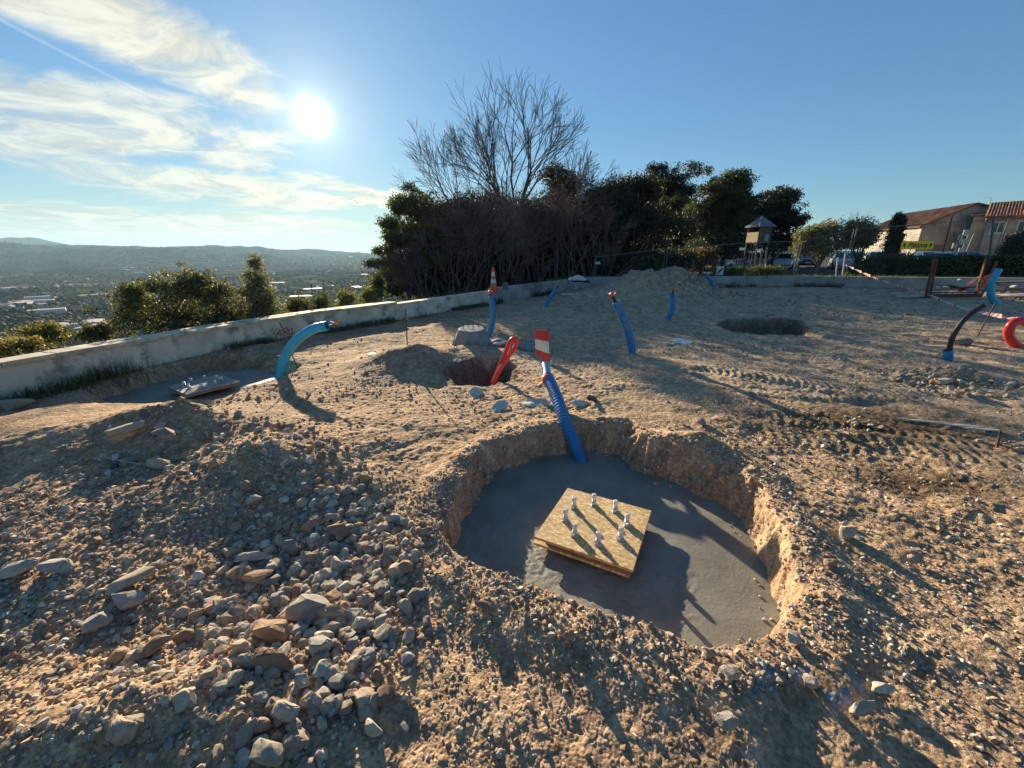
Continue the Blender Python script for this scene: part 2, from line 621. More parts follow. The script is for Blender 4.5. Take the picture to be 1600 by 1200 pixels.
RR = rings()
fr = np.linspace(-62, 62, 820)
bk = np.linspace(62, 298, 80)[1:-1]
AZ = np.radians(np.concatenate([fr, bk]))
NA, NR = len(AZ), len(RR)
A, Rg = np.meshgrid(AZ, RR)
X = (Rg * np.sin(A)).ravel(); Y = (Rg * np.cos(A)).ravel()
Z = HT(X, Y)
nearm = np.hypot(X, Y) < 14
pk = .35 + .65 * sstep((fbm(X[nearm], Y[nearm], .7, 3, 73) + .25) / .5)
Z[nearm] += fbm(X[nearm], Y[nearm], 26, 3, 71, 0.6) * 0.012 * pk
_xn, _yn = X[nearm], Y[nearm]
for (a_, v0s, sd_) in ((-0.50, (4.15, 4.55, 5.9), 401), (-0.18, (5.6, 7.4), 403)):
    ca, sa = math.cos(a_), math.sin(a_)
    u = _xn * ca + _yn * sa; v = -_xn * sa + _yn * ca + fbm(_xn, _yn, .25, 2, sd_) * .5
    on = sstep((_xn - .9) / .8) * sstep((fbm(_xn, _yn, .6, 3, sd_ + 1) + .22) / .25)
    for v0 in v0s:
        b_ = sstep((.17 - np.abs(v - v0)) / .05) * on
        Z[nearm] += b_ * (-.008 + .0045 * np.clip(np.sin(u * 2 * math.pi / .085 + np.abs(v - v0) * 22) * 1.8, -1, 1))
Z[nearm] += np.abs(fbm(X[nearm], Y[nearm], 60, 2, 75, 0.6)) * 0.006


def gcolor(X, Y, Z):
    r = np.hypot(X, Y)
    c1 = np.array([.46, .305, .18]); c2 = np.array([.47, .355, .235]); c3 = np.array([.42, .265, .165]); c4 = np.array([.35, .24, .15])
    f1 = sstep((fbm(X, Y, 0.8, 4, 81) + 0.12) / 0.5)[:, None]
    f2 = sstep((r - 2.6) / 3.5)[:, None] * sstep((X + 1.5) / 2.0)[:, None]
    c = c1 * (1 - f1 * .7) + c4 * f1 * .7
    c = c * (1 - f2 * .75) + c2 * f2 * .75
    sd = np.full(X.shape, 9.0)
    nb = r < 9
    sd[nb] = poly_sd(X[nb], Y[nb], SLAB)
    f3 = (np.exp(-(np.clip(sd, 0, 9) / 0.14) ** 2) * sstep((fbm(X, Y, 2.5, 3, 83) + .45) / .5))[:, None] * .75
    c = c * (1 - f3) + c3 * f3
    f4 = (sstep((fbm(X, Y, 1.1, 3, 85) - 0.12) / 0.25))[:, None] * .55 * sstep((4.5 - r) / 2)[:, None]
    c = c * (1 - f4) + c3 * f4
    # reddish earth along the walls
    dw = np.abs(line_sd(X, Y, WL + WB[1:]))
    f5 = (np.exp(-(dw / 1.3) ** 2) * sstep((fbm(X, Y, .9, 3, 87) + .35) / .5))[:, None] * .7
    c = c * (1 - f5) + np.array([.27, .15, .09]) * f5
    for (cc, ra) in ((P2(1040, 462), 1.9), (P2(650, 568), .8)):
        gg = np.exp(-(((X - cc[0]) / ra) ** 2 + ((Y - cc[1]) / ra) ** 2) * 1.2)[:, None] * .7
        c = c * (1 - gg) + np.array([.26, .195, .135]) * gg
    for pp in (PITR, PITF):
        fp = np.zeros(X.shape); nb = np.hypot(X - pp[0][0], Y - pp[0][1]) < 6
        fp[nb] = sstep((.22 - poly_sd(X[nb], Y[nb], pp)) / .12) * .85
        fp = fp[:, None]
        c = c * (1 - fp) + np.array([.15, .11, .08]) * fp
    # damp brown patch
    p = P2(1370, 665); q = P2(1440, 760)
    for cc, ra, rb in ((p, 1.15, .62), (q, .6, .30)):
        g = np.exp(-(((X - cc[0]) / ra) ** 2 + ((Y - cc[1]) / rb) ** 2)) * sstep((fbm(X, Y, 2.6, 4, 89) + .5) / .35)
        g = (g * .95)[:, None]
        c = c * (1 - g) + np.array([.085, .055, .03]) * g
    # blue marking paint near the rim
    p = P2(1185, 1075)
    for (px, py, ra) in ((1200, 1055, .05), (1190, 1085, .05), (1270, 1065, .09), (1310, 1080, .08), (1325, 1055, .05)):
        cc = P2(px, py)
        g = np.exp(-(((X - cc[0]) / ra) ** 2 + ((Y - cc[1]) / (ra * .6)) ** 2)) * sstep((fbm(X, Y, 24, 3, 90) + .1) / .25)
        g = (g * .8)[:, None]
        c = c * (1 - g) + np.array([.12, .27, .40]) * g
    v = (1 + fbm(X, Y, 9, 3, 91) * .35 + fbm(X, Y, 40, 2, 92) * .3)[:, None]
    c = c * v
    # land beyond the wall
    s = line_sd(X, Y, EDGE)
    far = sstep((s - 0.3) / 0.8)[:, None]
    wood = np.array([.042, .050, .030]); dry = np.array([.085, .072, .05]); field = np.array([.15, .13, .085]); green = np.array([.075, .10, .04])
    wx = X + fbm(X, Y, 1 / 200., 3, 95) * 160; wy = Y + fbm(X, Y, 1 / 200., 3, 96) * 160
    cell = _hash(np.floor(wx / 150), np.floor(wy / 110), 97)
    fc = np.where(cell[:, None] < .30, field, np.where(cell[:, None] < .5, green, np.where(cell[:, None] < .68, dry, wood)))
    nf = sstep((fbm(X, Y, 1 / 240., 4, 98) + .32) / .25)[:, None]
    fc = fc * (1 - nf) + wood * nf
    hill = sstep((Z + 95) / 30)[:, None] * (r > 1500)[:, None]
    fc = fc * (1 - hill) + np.array([.05, .06, .035]) * (1 + fbm(X, Y, 1 / 60., 2, 103) * .7)[:, None] * hill
    nearf = sstep((300 - r) / 200)[:, None]
    nf2 = sstep((fbm(X, Y, 1 / 2.5, 4, 99) + .2) / .4)[:, None]
    sl_ = wood * 1.2 * nf2 + dry * .8 * (1 - nf2)
    fc = fc * (1 - nearf) + sl_ * nearf
    c = c * (1 - far) + fc * far
    # turf and tarmac beyond the back wall
    sb = line_sd(X, Y, WB)
    on = ((sb > 0.2) & (s < 0.3))[:, None]
    g = np.array([.10, .13, .035]) * (1 + fbm(X, Y, 1.2, 3, 101) * .8)[:, None]
    tar = np.array([.07, .07, .07])
    t = sstep((Y - 29.5) / 1.0)[:, None]
    c = np.where(on, g * (1 - t) + tar * t, c)
    return np.clip(c, 0.01, 1)


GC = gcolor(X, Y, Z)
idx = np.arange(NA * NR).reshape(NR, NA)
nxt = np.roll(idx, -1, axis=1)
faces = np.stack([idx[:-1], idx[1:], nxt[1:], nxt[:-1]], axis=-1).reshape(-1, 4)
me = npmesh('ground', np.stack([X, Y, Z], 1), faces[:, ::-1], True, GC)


def ground_material():
    m = bpy.data.materials.new('earth')
    m.use_nodes = True
    t = NT(m.node_tree)
    bs = t.n['Principled BSDF']
    bs.inputs['Roughness'].default_value = 0.95
    bs.inputs['Specular IOR Level'].default_value = 0.15
    co = t.new('ShaderNodeTexCoord').outputs['Object']
    a = t.new('ShaderNodeAttribute', attribute_name='Col').outputs['Color']
    wv = t.vm('ADD', co, t.vm('SCALE', t.new('ShaderNodeTexNoise').outputs['Color'], 0.0))
    v1 = t.vor(wv, 75, 'Color')
    v2 = t.vor(wv, 24, 'Color')
    s1 = t.new('ShaderNodeSeparateColor'); t.l.new(v1, s1.inputs[0])
    s2 = t.new('ShaderNodeSeparateColor'); t.l.new(v2, s2.inputs[0])
    f = t.m('MULTIPLY', t.ramp(s1.outputs[0], 0.0, 1.0, 0.78, 1.25), t.ramp(s2.outputs[0], 0.2, 1.0, 0.88, 1.18))
    big = t.noise(co, 2.2, 6, 0.65)
    f = t.m('MULTIPLY', f, t.ramp(big, 0.3, 0.7, 0.85, 1.13))
    c = t.mix(1.0, a, t.comb(f, f, f), 'MULTIPLY')
    t.l.new(c, bs.inputs['Base Color'])
    d1 = t.vor(wv, 75); d2 = t.vor(wv, 24); nz = t.noise(co, 150, 4, 0.7)
    hgt = t.m('ADD', t.m('MULTIPLY', d1, -0.5), t.m('ADD', t.m('MULTIPLY', d2, -1.0), t.m('MULTIPLY', nz, 0.7)))
    b = t.new('ShaderNodeBump')
    b.inputs['Strength'].default_value = 0.9
    b.inputs['Distance'].default_value = 0.010
    t.l.new(hgt, b.inputs['Height'])
    t.l.new(b.outputs[0], bs.inputs['Normal'])
    return m


EARTH = ground_material()
def land_material():
    m = bpy.data.materials.new('valley_land'); m.use_nodes = True
    t = NT(m.node_tree); bs = t.n['Principled BSDF']
    bs.inputs['Roughness'].default_value = 1.0; bs.inputs['Specular IOR Level'].default_value = 0.0
    co = t.new('ShaderNodeTexCoord').outputs['Object']
    a = t.new('ShaderNodeAttribute', attribute_name='Col').outputs['Color']
    f = t.m('MULTIPLY', t.ramp(t.noise(co, .012, 8, .7), .35, .65, .55, 1.3), t.ramp(t.noise(co, .0025, 6, .6), .35, .65, .75, 1.2))
    t.l.new(t.mix(1.0, a, t.comb(f, f, f), 'MULTIPLY'), bs.inputs['Base Color'])
    return m


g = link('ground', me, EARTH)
me.materials.append(land_material())
_s = line_sd(X, Y, EDGE) > 2.5
me.polygons.foreach_set('material_index', _s[faces[:, 0]].astype(np.int32))
tag(g, kind='structure')
print('ground verts', len(X))


def gz(x, y):
    return float(HT(np.array([x]), np.array([y]))[0])


# ------------------------------------------------------------------ materials
CONC = mat('wet_concrete', (.195, .186, .150), 0.55, nscale=3.0, namp=.25, bump=.003, bscale=55, dirt=((.26, .245, .205), 1.7, .75), spec=.4)
WALLM = mat('wall_render', (.74, .61, .46), .9, nscale=2.5, namp=.25, bump=.004, bscale=30, dirt=((.20, .17, .14), 2.4, .85))
COPE = mat('coping', (.62, .52, .36), .85, nscale=5, namp=.3, bump=.004, bscale=40, dirt=((.15, .12, .09), 2.2, .6))
CWALL = mat('raw_concrete', (.36, .33, .30), .9, nscale=1.4, namp=.3, bump=.004, bscale=30, dirt=((.12, .10, .09), .8, .75))
BLOCK = mat('block_concrete', (.25, .245, .235), .85, nscale=6, namp=.2, bump=.003, bscale=60)
BLUE = mat('blue_conduit', (.025, .20, .46), .45, nscale=12, namp=.15, dirt=((.25, .22, .18), 7, .45))
LBLUE = mat('pale_blue_conduit', (.03, .42, .66), .35, nscale=8, namp=.12, dirt=((.3, .3, .28), 5, .25))
FBLUE = mat('faded_blue', (.22, .42, .58), .5, nscale=14, namp=.3, dirt=((.6, .6, .58), 9, .8))
RED = mat('red_conduit', (.72, .035, .03), .38, nscale=8, namp=.15)
BLACK = mat('black_cable', (.018, .018, .020), .45)
ORANGE = mat('orange_tape', (.85, .13, .04), .5)
STEEL = mat('zinc_steel', (.62, .62, .60), .28, metal=.9, nscale=30, namp=.2)
CAPM = mat('bolt_cap', (.70, .70, .68), .35, metal=.35, nscale=40, namp=.15)
REBAR = mat('rebar', (.10, .065, .05), .8, nscale=40, namp=.4)
RUST = mat('rusty_steel', (.17, .06, .035), .8, nscale=9, namp=.5)
WHITE = mat('dirty_white', (.68, .66, .60), .6, nscale=9, namp=.2, dirt=((.35, .30, .24), 5, .6))
REDP = mat('red_paint', (.55, .03, .03), .5, nscale=9, namp=.25, dirt=((.3, .12, .1), 8, .5))
WOOD = mat('plank_wood', (.36, .22, .11), .8, nscale=5, namp=.35)
OLDWOOD = mat('grey_wood', (.20, .155, .12), .85, nscale=5, namp=.35)
GALV = mat('galvanised', (.17, .17, .17), .6, metal=.3, nscale=10, namp=.2)
DARKM = mat('dark_metal', (.05, .05, .05), .6)
BARK = mat('bark', (.15, .115, .085), .9, nscale=6, namp=.35)
TWIG = mat('twigs', (.17, .11, .09), .9, nscale=2, namp=.3)
GLASS = mat('dark_glass', (.02, .03, .045), .08, spec=.8)
TYRE = mat('tyre', (.02, .02, .02), .8)


def leafmat(name, colr, tl=0.35):
    m = bpy.data.materials.new(name)
    m.use_nodes = True
    t = NT(m.node_tree)
    bs = t.n['Principled BSDF']
    bs.inputs['Roughness'].default_value = .6
    a = t.new('ShaderNodeAttribute', attribute_name='Col').outputs['Color']
    c = t.mix(1.0, a, colr, 'MULTIPLY')
    t.l.new(c, bs.inputs['Base Color'])
    tr = t.new('ShaderNodeBsdfTranslucent')
    t.l.new(t.mix(1.0, c, (1.3, 1.4, .7), 'MULTIPLY'), tr.inputs[0])
    mx = t.new('ShaderNodeMixShader')
    mx.inputs[0].default_value = tl
    t.l.new(bs.outputs[0], mx.inputs[1])
    t.l.new(tr.outputs[0], mx.inputs[2])
    t.l.new(mx.outputs[0], t.n['Material Output'].inputs[0])
    return m


LEAF = leafmat('leaves', (1, 1, 1))
LEAFD = leafmat('needles', (1, 1, 1), .2)


# osb board
def osbmat():
    m = bpy.data.materials.new('chipboard')
    m.use_nodes = True
    t = NT(m.node_tree)
    bs = t.n['Principled BSDF']
    bs.inputs['Roughness'].default_value = .7
    co = t.new('ShaderNodeTexCoord').outputs['Object']
    mp1 = t.new('ShaderNodeMapping'); t.l.new(co, mp1.inputs[0]); mp1.inputs['Rotation'].default_value = (0, 0, .7); mp1.inputs['Scale'].default_value = (1, 1.9, 1)
    mp2 = t.new('ShaderNodeMapping'); t.l.new(co, mp2.inputs[0]); mp2.inputs['Rotation'].default_value = (0, 0, -.6); mp2.inputs['Scale'].default_value = (1, 1.8, 1)
    s1 = t.new('ShaderNodeSeparateColor'); t.l.new(t.vor(mp1.outputs[0], 38, 'Color'), s1.inputs[0])
    s2 = t.new('ShaderNodeSeparateColor'); t.l.new(t.vor(mp2.outputs[0], 52, 'Color'), s2.inputs[0])
    f = t.m('MULTIPLY', s1.outputs[0], s2.outputs[1])
    c = t.mix(t.ramp(f, 0, .7), (.50, .32, .13), (.80, .60, .31))
    dk = t.ramp(s2.outputs[0], .86, .95)
    c = t.mix(t.m('MULTIPLY', dk, .6), c, (.20, .11, .05))
    nz = t.noise(co, 3.0, 5, .6)
    c = t.mix(t.ramp(nz, .56, .72, 0, .4), c, (.36, .33, .28))
    t.l.new(c, bs.inputs['Base Color'])
    b = t.new('ShaderNodeBump'); b.inputs['Distance'].default_value = .0015
    t.l.new(s1.outputs[0], b.inputs['Height']); t.l.new(b.outputs[0], bs.inputs['Normal'])
    return m


OSB = osbmat()
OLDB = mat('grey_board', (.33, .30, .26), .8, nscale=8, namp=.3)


# ------------------------------------------------------------------ concrete footings
def slab(poly, z, name, label, grow=.10, amp=.004):
    poly = np.array(poly)
    c = poly.mean(0)
    n = len(poly)
    # resample outline
    pts = []
    for i in range(n):
        a, b = poly[i], poly[(i + 1) % n]
        for k in range(10): pts.append(a + (b - a) * k / 10)
    pts = np.array(pts)
    d = pts - c
    L = np.hypot(d[:, 0], d[:, 1])[:, None]
    pts = c + d * (1 + grow / L)
    m = len(pts)
    K = 90
    fr_ = (np.arange(1, K + 1) / K)[:, None, None]
    V = (c + (pts - c) * fr_).reshape(-1, 2)
    edge = np.repeat(np.arange(1, K + 1) / K, m)
    zz = z + fbm(V[:, 0], V[:, 1], 2.0, 3, 111) * .006 + fbm(V[:, 0], V[:, 1], 7, 3, 112) * amp
    # rough, unworked aggregate patches
    rg = sstep((fbm(V[:, 0], V[:, 1], 1.5, 2, 113) + edge * .3 - .28) / .12)
    zz = zz + rg * fbm(V[:, 0], V[:, 1], 60, 2, 114) * .008 + .010 * sstep((edge - .80) / .2) * fbm(V[:, 0], V[:, 1], 9, 2, 116)
    V3 = np.concatenate([np.column_stack([V, zz]), [[c[0], c[1], z]], np.column_stack([pts, np.full(m, z - .12)])])
    ii = np.arange(K * m).reshape(K, m)
    nx = np.roll(ii, -1, 1)
    q = np.stack([ii[:-1], nx[:-1], nx[1:], ii[1:]], -1).reshape(-1, 4)
    side0 = ii[-1]; side1 = K * m + 1 + np.arange(m)
    q2 = np.stack([side0, np.roll(side0, -1), np.roll(side1, -1), side1], -1)
    ctr = np.stack([ii[0], np.full(m, K * m), np.full(m, K * m), nx[0]], -1)
    fan = [(int(a), int(b), K * m) for a, b in zip(ii[0], nx[0])]
    me = bpy.data.meshes.new(name)
    allf = [tuple(int(k) for k in f) for f in np.concatenate([q, q2])] + fan
    me.from_pydata(V3.tolist(), [], allf)
    bm = bmesh.new(); bm.from_mesh(me); bmesh.ops.recalc_face_normals(bm, faces=bm.faces); bm.to_mesh(me); bm.free()
    me.polygons.foreach_set('use_smooth', [True] * len(me.polygons))
    return tag(link(name, me, CONC), label, 'footing')


def cw(poly):
    a = sum(poly[i][0] * poly[(i + 1) % len(poly)][1] - poly[(i + 1) % len(poly)][0] * poly[i][1] for i in range(len(poly)))
    return poly if a > 0 else poly[::-1]


slab(cw(SLAB), -DEPTH, 'concrete_footing', 'large grey freshly poured concrete footing in the open hole in front')
slab(cw(SLAB2), S2Z, 'concrete_footing', 'shaded bluish concrete footing in the shallow trench beside the low wall', .12)
wc = [at(px, py, -.33) for px, py in [(705, 597), (782, 600), (790, 572), (712, 574)]]
wc = [at(px, py, -.35) for px, py in [(1140, 520), (1240, 521), (1235, 528), (1150, 528)]]


def template(corners, z, label, bolts):
    c = sum((Vector((p[0], p[1], 0)) for p in corners), Vector()) / 4
    e = Vector(corners[1][:2]) - Vector(corners[0][:2])
    rz = math.atan2(e.y, e.x)
    t = empty('formwork_board', (c.x, c.y, z), label, 'board', rz=rz)
    a = MB(); a.box((0, 0, -.009), (.63, .63, .018)); a.build('top_board', OSB, t, bevel=.0015)
    a = MB(); a.box((-.012, -.012, -.060), (.62, .60, .018)); a.build('bottom_board', OSB, t, bevel=.0015)
    a = MB(); a.box((.012, .004, -.0345), (.53, .57, .033)); a.build('spacer', WOOD, t, bevel=.002)
    a = MB(); a.box((0, 0, -.09), (.30, .30, .042)); a.build('foot_block', WOOD, t)
    R = Matrix.Rotation(-rz, 3, 'Z')
    for i in range(8):
        ang = bolts[1] + i * math.pi / 4
        p = Vector((bolts[0] * math.cos(ang), bolts[0] * math.sin(ang), 0))
        b = MB(); b.lathe([(.0145 - .0022 * (q_ % 2), -.002 + q_ * .0022) for q_ in range(42)] + [(.011, .093)], 14, p)
        bo = b.build('anchor_bolt', CAPM, t, smooth=True)
        b = MB(); b.lathe([(.028, .001), (.028, .005)], 20, p); b.build('washer', STEEL, bo, smooth=True)
        b = MB(); b.lathe([(.0225, .0055), (.0235, .009), (.0235, .028), (.0215, .031)], 6, p, Matrix.Rotation(i, 3, 'Z')); b.build('nut', STEEL, bo)
        b = MB(); b.lathe([(.0180, .058), (.0180, .086), (.016, .088)], 6, p, Matrix.Rotation(i * 2, 3, 'Z')); b.build('cap_nut', CAPM, bo)
    return t


BC = [at(px, py, -.15) for px, py in [(888, 763), (1017, 798), (988, 890), (836, 838)]]
bp = [at(px, py, -.15) for px, py in [(909, 793), (943, 797), (973, 806), (979, 833), (957, 850), (915, 850), (886, 829), (885, 806)]]
bcen = sum(bp, Vector()) / 8
print('bolt radii', [round((b - bcen).length, 3) for b in bp], 'cen', bcen, sum((Vector(c) for c in BC), Vector()) / 4)
brad = sum((b - bcen).length for b in bp) / 8
template(BC, -.15, 'sunlit chipboard template with eight anchor bolts on the footing in front', (brad, .35))
B2 = [at(px, py, S2Z + .10) for px, py in [(342, 587), (368, 596.5), (294.5, 615), (265, 604)]]
print('b2', [(round(p.x, 2), round(p.y, 2)) for p in B2])
c2 = sum((Vector(p) for p in B2), Vector()) / 4
ex = ((B2[1] - B2[0]) + (B2[2] - B2[3])).normalized() * .315
ey = Vector((-ex.y, ex.x, 0))
T2 = template([c2 - ex + ey, c2 + ex + ey, c2 + ex - ey, c2 - ex - ey], S2Z + .105, 'shaded grey board with bolts on the footing beside the low wall', (brad, .35))
T2.scale = (1, 1, .7)
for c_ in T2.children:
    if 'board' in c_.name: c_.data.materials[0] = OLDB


# ------------------------------------------------------------------ conduits
def corrugated(name, pts, r, m, parent=None, pitch=.022, n=18, amp=.055):
    L = sum((Vector(pts[i + 1]) - Vector(pts[i])).length for i in range(len(pts) - 1))
    k = max(8, int(L / pitch) * 4)
    sp = spline(pts, k)
    rs = [r * (1 + amp * (1 if (i % 4) in (1, 2) else -1)) for i in range(len(sp))]
    # hollow open end
    sp2 = sp + [sp[-1], sp[-1], sp[-3]]
    t = (sp[-1] - sp[-2])
    sp2 = sp + [sp[-1] + t * .4, sp[-1] + t * .5, sp[-1] - t * 3]
    rs2 = rs + [r * .99, r * .86, r * .84]
    b = MB()
    vs, fs = [], []
    tt = (sp[1] - sp[0]).normalized(); u = tt.orthogonal().normalized()
    for i, p in enumerate(sp2):
        if 0 < i < len(sp):
            t2 = (sp[min(i + 1, len(sp) - 1)] - sp[i - 1]).normalized()
            u = (u - t2 * u.dot(t2)).normalized(); tt = t2
        v = tt.cross(u)
        for q in range(n):
            a = 2 * math.pi * q / n
            vs.append(p + (u * math.cos(a) + v * math.sin(a)) * rs2[i])
    for i in range(len(sp2) - 1):
        for q in range(n):
            q2 = (q + 1) % n
            fs.append((i * n + q, i * n + q2, (i + 1) * n + q2, (i + 1) * n + q))
    b.add(vs, fs)
    return b.build(name, m, parent, smooth=False if amp > .03 else True)


def conduit(px, r, m, label, zb=None, cable=None, tape=True, dY=0.0, amp=.055, crad=.022):
    """px: pixel path from ground to top; stands in a plane at its foot's distance, leaning dY away"""
    b0 = at(px[0][0], px[0][1], zb if zb is not None else 0.0)
    if zb is None: b0 = at(px[0][0], px[0][1], gz(b0.x, b0.y)); b0 = at(px[0][0], px[0][1], gz(b0.x, b0.y))
    Y0 = b0.y
    n = len(px) - 1
    P = [atY(q[0], q[1], Y0 + dY * i / n) for i, q in enumerate(px)]
    t = empty('conduit', b0, label, 'conduit')
    off = -b0
    P = [p + off for p in P]
    P = [P[0] - (P[1] - P[0]).normalized() * .12] + P
    corrugated('tube', P, r, m, t, amp=amp)
    if cable:
        C = [atY(q[0], q[1], Y0 + dY) + off for q in cable]
        C = [P[-1] - (P[-1] - P[-2]).normalized() * .1] + C
        a = MB(); a.tube(spline(C, 24), crad, 10); cb = a.build('cable', BLACK, t, smooth=True)
        if tape:
            e, f = C[-1], (C[-1] - C[-2]).normalized()
            a = MB(); a.tube([e - f * .01, e + f * .02, e + f * .05, e + f * .06], [crad * 1.3, crad * 1.7, crad * 1.5, crad * .6], 8)
            a.bar(e, e + Vector((-.07, 0, .03)), .02, .004); a.bar(e, e + Vector((.05, 0, .05)), .02, .004)
            a.build('tape', ORANGE, cb)
    return t


# main conduit in the hole
cb = at(907, 718, -DEPTH)
MP = [cb + Vector((.03, -.02, -.10)), cb, atY(885, 662, 3.52), atY(866, 612, 3.98), atY(855, 588, 4.25), atY(852, 570, 4.48)]
t = empty('conduit', cb, 'thick blue corrugated conduit rising from the footing in front, tied with orange tape', 'conduit')
corrugated('tube', [p - cb for p in MP[:5]], .058, BLUE, t, n=24, pitch=.024, amp=.09)
a = MB(); a.tube(spline([p - cb for p in (MP[4] - (MP[4] - MP[3]) * .1, MP[4], MP[5])], 10), .050, 16); a.build('sleeve', FBLUE, t, smooth=True)
a = MB()
q = atY(855, 593, 4.20) - cb
f = (MP[4] - MP[3]).normalized()
a.tube([q - f * .03, q, q + f * .03], [.066, .069, .066], 14)
for k in range(5):
    d = Vector((-.5 - .3 * random.random(), -.3, random.uniform(-.5, .5))).normalized()
    a.bar(q + Vector((-.04, -.04, 0)), q + Vector((-.04, -.04, 0)) + d * random.uniform(.06, .11), .02, .003)
a.build('tape', ORANGE, t)

conduit([(438, 590), (444, 562), (462, 533), (488, 515), (511, 509)], .068, LBLUE, 'pale blue conduit arching over beside the low wall and shaded footing', zb=S2Z, cable=[(519, 508), (524, 505)], amp=.02, crad=.012)
conduit([(763, 525), (769, 503), (770, 482), (767, 463)], .062, BLUE, 'blue conduit standing upright below the traffic cone', cable=[(766, 458)], amp=.03)
conduit([(852, 480), (858, 468), (869, 451)], .055, BLUE, 'small blue conduit leaning right near the far bend of the wall', cable=[(873, 446)], amp=.03, crad=.02)
conduit([(988, 552), (984, 526), (973, 496), (962, 472)], .062, BLUE, 'long blue conduit leaning left in front of the big earth heap', cable=[(957, 462)], amp=.03)
conduit([(1043, 500), (1050, 484), (1051, 460)], .060, BLUE, 'blue conduit standing against the right flank of the big earth heap', cable=[(1052, 452)], amp=.03)
conduit([(1117, 457), (1113, 442), (1102, 428)], .060, BLUE, 'distant blue conduit with thin black cable bowing left before the back wall', cable=[(1094, 425), (1082, 428), (1073, 438)], tape=False, amp=.03, crad=.012)
conduit([(1481, 563), (1481, 547)], .058, BLUE, 'short blue conduit stub with a thick black cable arching right', cable=[(1484, 543), (1490, 524), (1508, 498), (1537, 477)], tape=False, crad=.034, amp=.05)
conduit([(1556, 474), (1549, 462), (1548, 445), (1554, 433), (1561, 420)], .085, LBLUE, 'bright blue wrinkled conduit tube beside the rusty steel posts', amp=.02)

# sign plate on its rebar rod behind the conduit
sf = at(848, 607, 0.0)
SY = sf.y
sg = empty('marker_plate', sf, 'red and white striped marker plate on a rod above the blue conduit', 'sign')
a = MB(); a.tube([atY(858, 640, SY) - sf - Vector((0, 0, .05)), atY(857, 600, SY) - sf + Vector((.0, .012, 0)), atY(856.5, 513, SY) - sf + Vector((.0, .012, 0))], .007, 8); a.build('rod', REBAR, sg)
pc = [atY(835.5, 515, SY) - sf, atY(857, 517, SY) - sf, atY(859, 568, SY) - sf, atY(837.5, 558, SY) - sf]


def plate(fa, fb, m, name, cut=False):
    l0, r0 = pc[0].lerp(pc[3], fa), pc[1].lerp(pc[2], fa)
    l1, r1 = pc[0].lerp(pc[3], fb), pc[1].lerp(pc[2], fb)
    pts = [l0, r0, r1, l1]
    if cut: pts = [l0, r0, r1, l1.lerp(r1, .45), l1.lerp(r1, .33) + Vector((0, 0, .035)), l1 + Vector((0, 0, .02))]
    n = len(pts)
    bk_ = [p + Vector((0, .012, 0)) for p in pts]
    b = MB(); b.add(pts + bk_, [tuple(range(n)), tuple(range(n, 2 * n))[::-1]] + [(i, n + i, n + (i + 1) % n, (i + 1) % n) for i in range(n)])
    b.build(name, m, sg)


plate(0, .335, REDP, 'red_band'); plate(.335, .70, WHITE, 'white_band'); plate(.70, 1.0, REDP, 'red_band', True)
a = MB(); a.box(pc[2] + Vector((.02, -.01, .01)), (.02, .02, .05)); a.build('clip', FBLUE, sg)

# red loop in the pit
rb = at(772, 596, -.05)
RY = rb.y
P = [atY(770, 604, RY), atY(780, 580, RY), atY(796, 555, RY), atY(806, 540, RY), atY(807, 531, RY), atY(799, 531, RY + .02), atY(791, 548, RY + .05), atY(781, 572, RY + .06), atY(770, 598, RY + .06)]
a = MB(); a.tube(spline(P, 60), .030, 12); tag(a.build('red_tube', RED, None, True), 'bright red tube bent into a narrow loop standing in the small pit', 'tube')
# red ring at the right edge
P = [(1606, 506), (1594, 501), (1581, 507), (1576, 520), (1580, 532), (1592, 541), (1612, 546), (1640, 540), (1650, 520)]
ry = at(1590, 545, .0).y
P = [atY(p[0], p[1], ry) for p in P]
a = MB(); a.tube(spline(P, 60), .062, 14); tag(a.build('red_tube', RED, None, True), 'thick red tube curled in a ring at the right edge', 'tube')


def rod(p, q, r, m, name, label, cat='rod'):
    a = MB(); a.tube([p, (p + q) / 2, q], r, 8)
    return tag(a.build(name, m), label, cat)


b = at(636, 546, .2); rod(b - Vector((0, 0, .3)), atY(633, 481, b.y), .009, REBAR, 'steel_stake', 'thin upright steel stake in the mound left of the concrete block')
b = at(466, 574, -.02); rod(b - Vector((0, 0, .1)), atY(437, 503, b.y), .009, REBAR, 'steel_stake', 'thin leaning steel stake behind the pale blue arched conduit')
b = at(1526, 526, 0); rod(b - Vector((0, 0, .1)), atY(1556, 472, b.y), .010, REBAR, 'steel_stake', 'thin slanting steel stake between black cable and red ring')
b = at(1562, 698, 0); rod(b - Vector((0, 0, .1)), atY(1564, 672, b.y), .008, REBAR, 'steel_stake', 'short steel stake sticking out right of the dark damp soil')

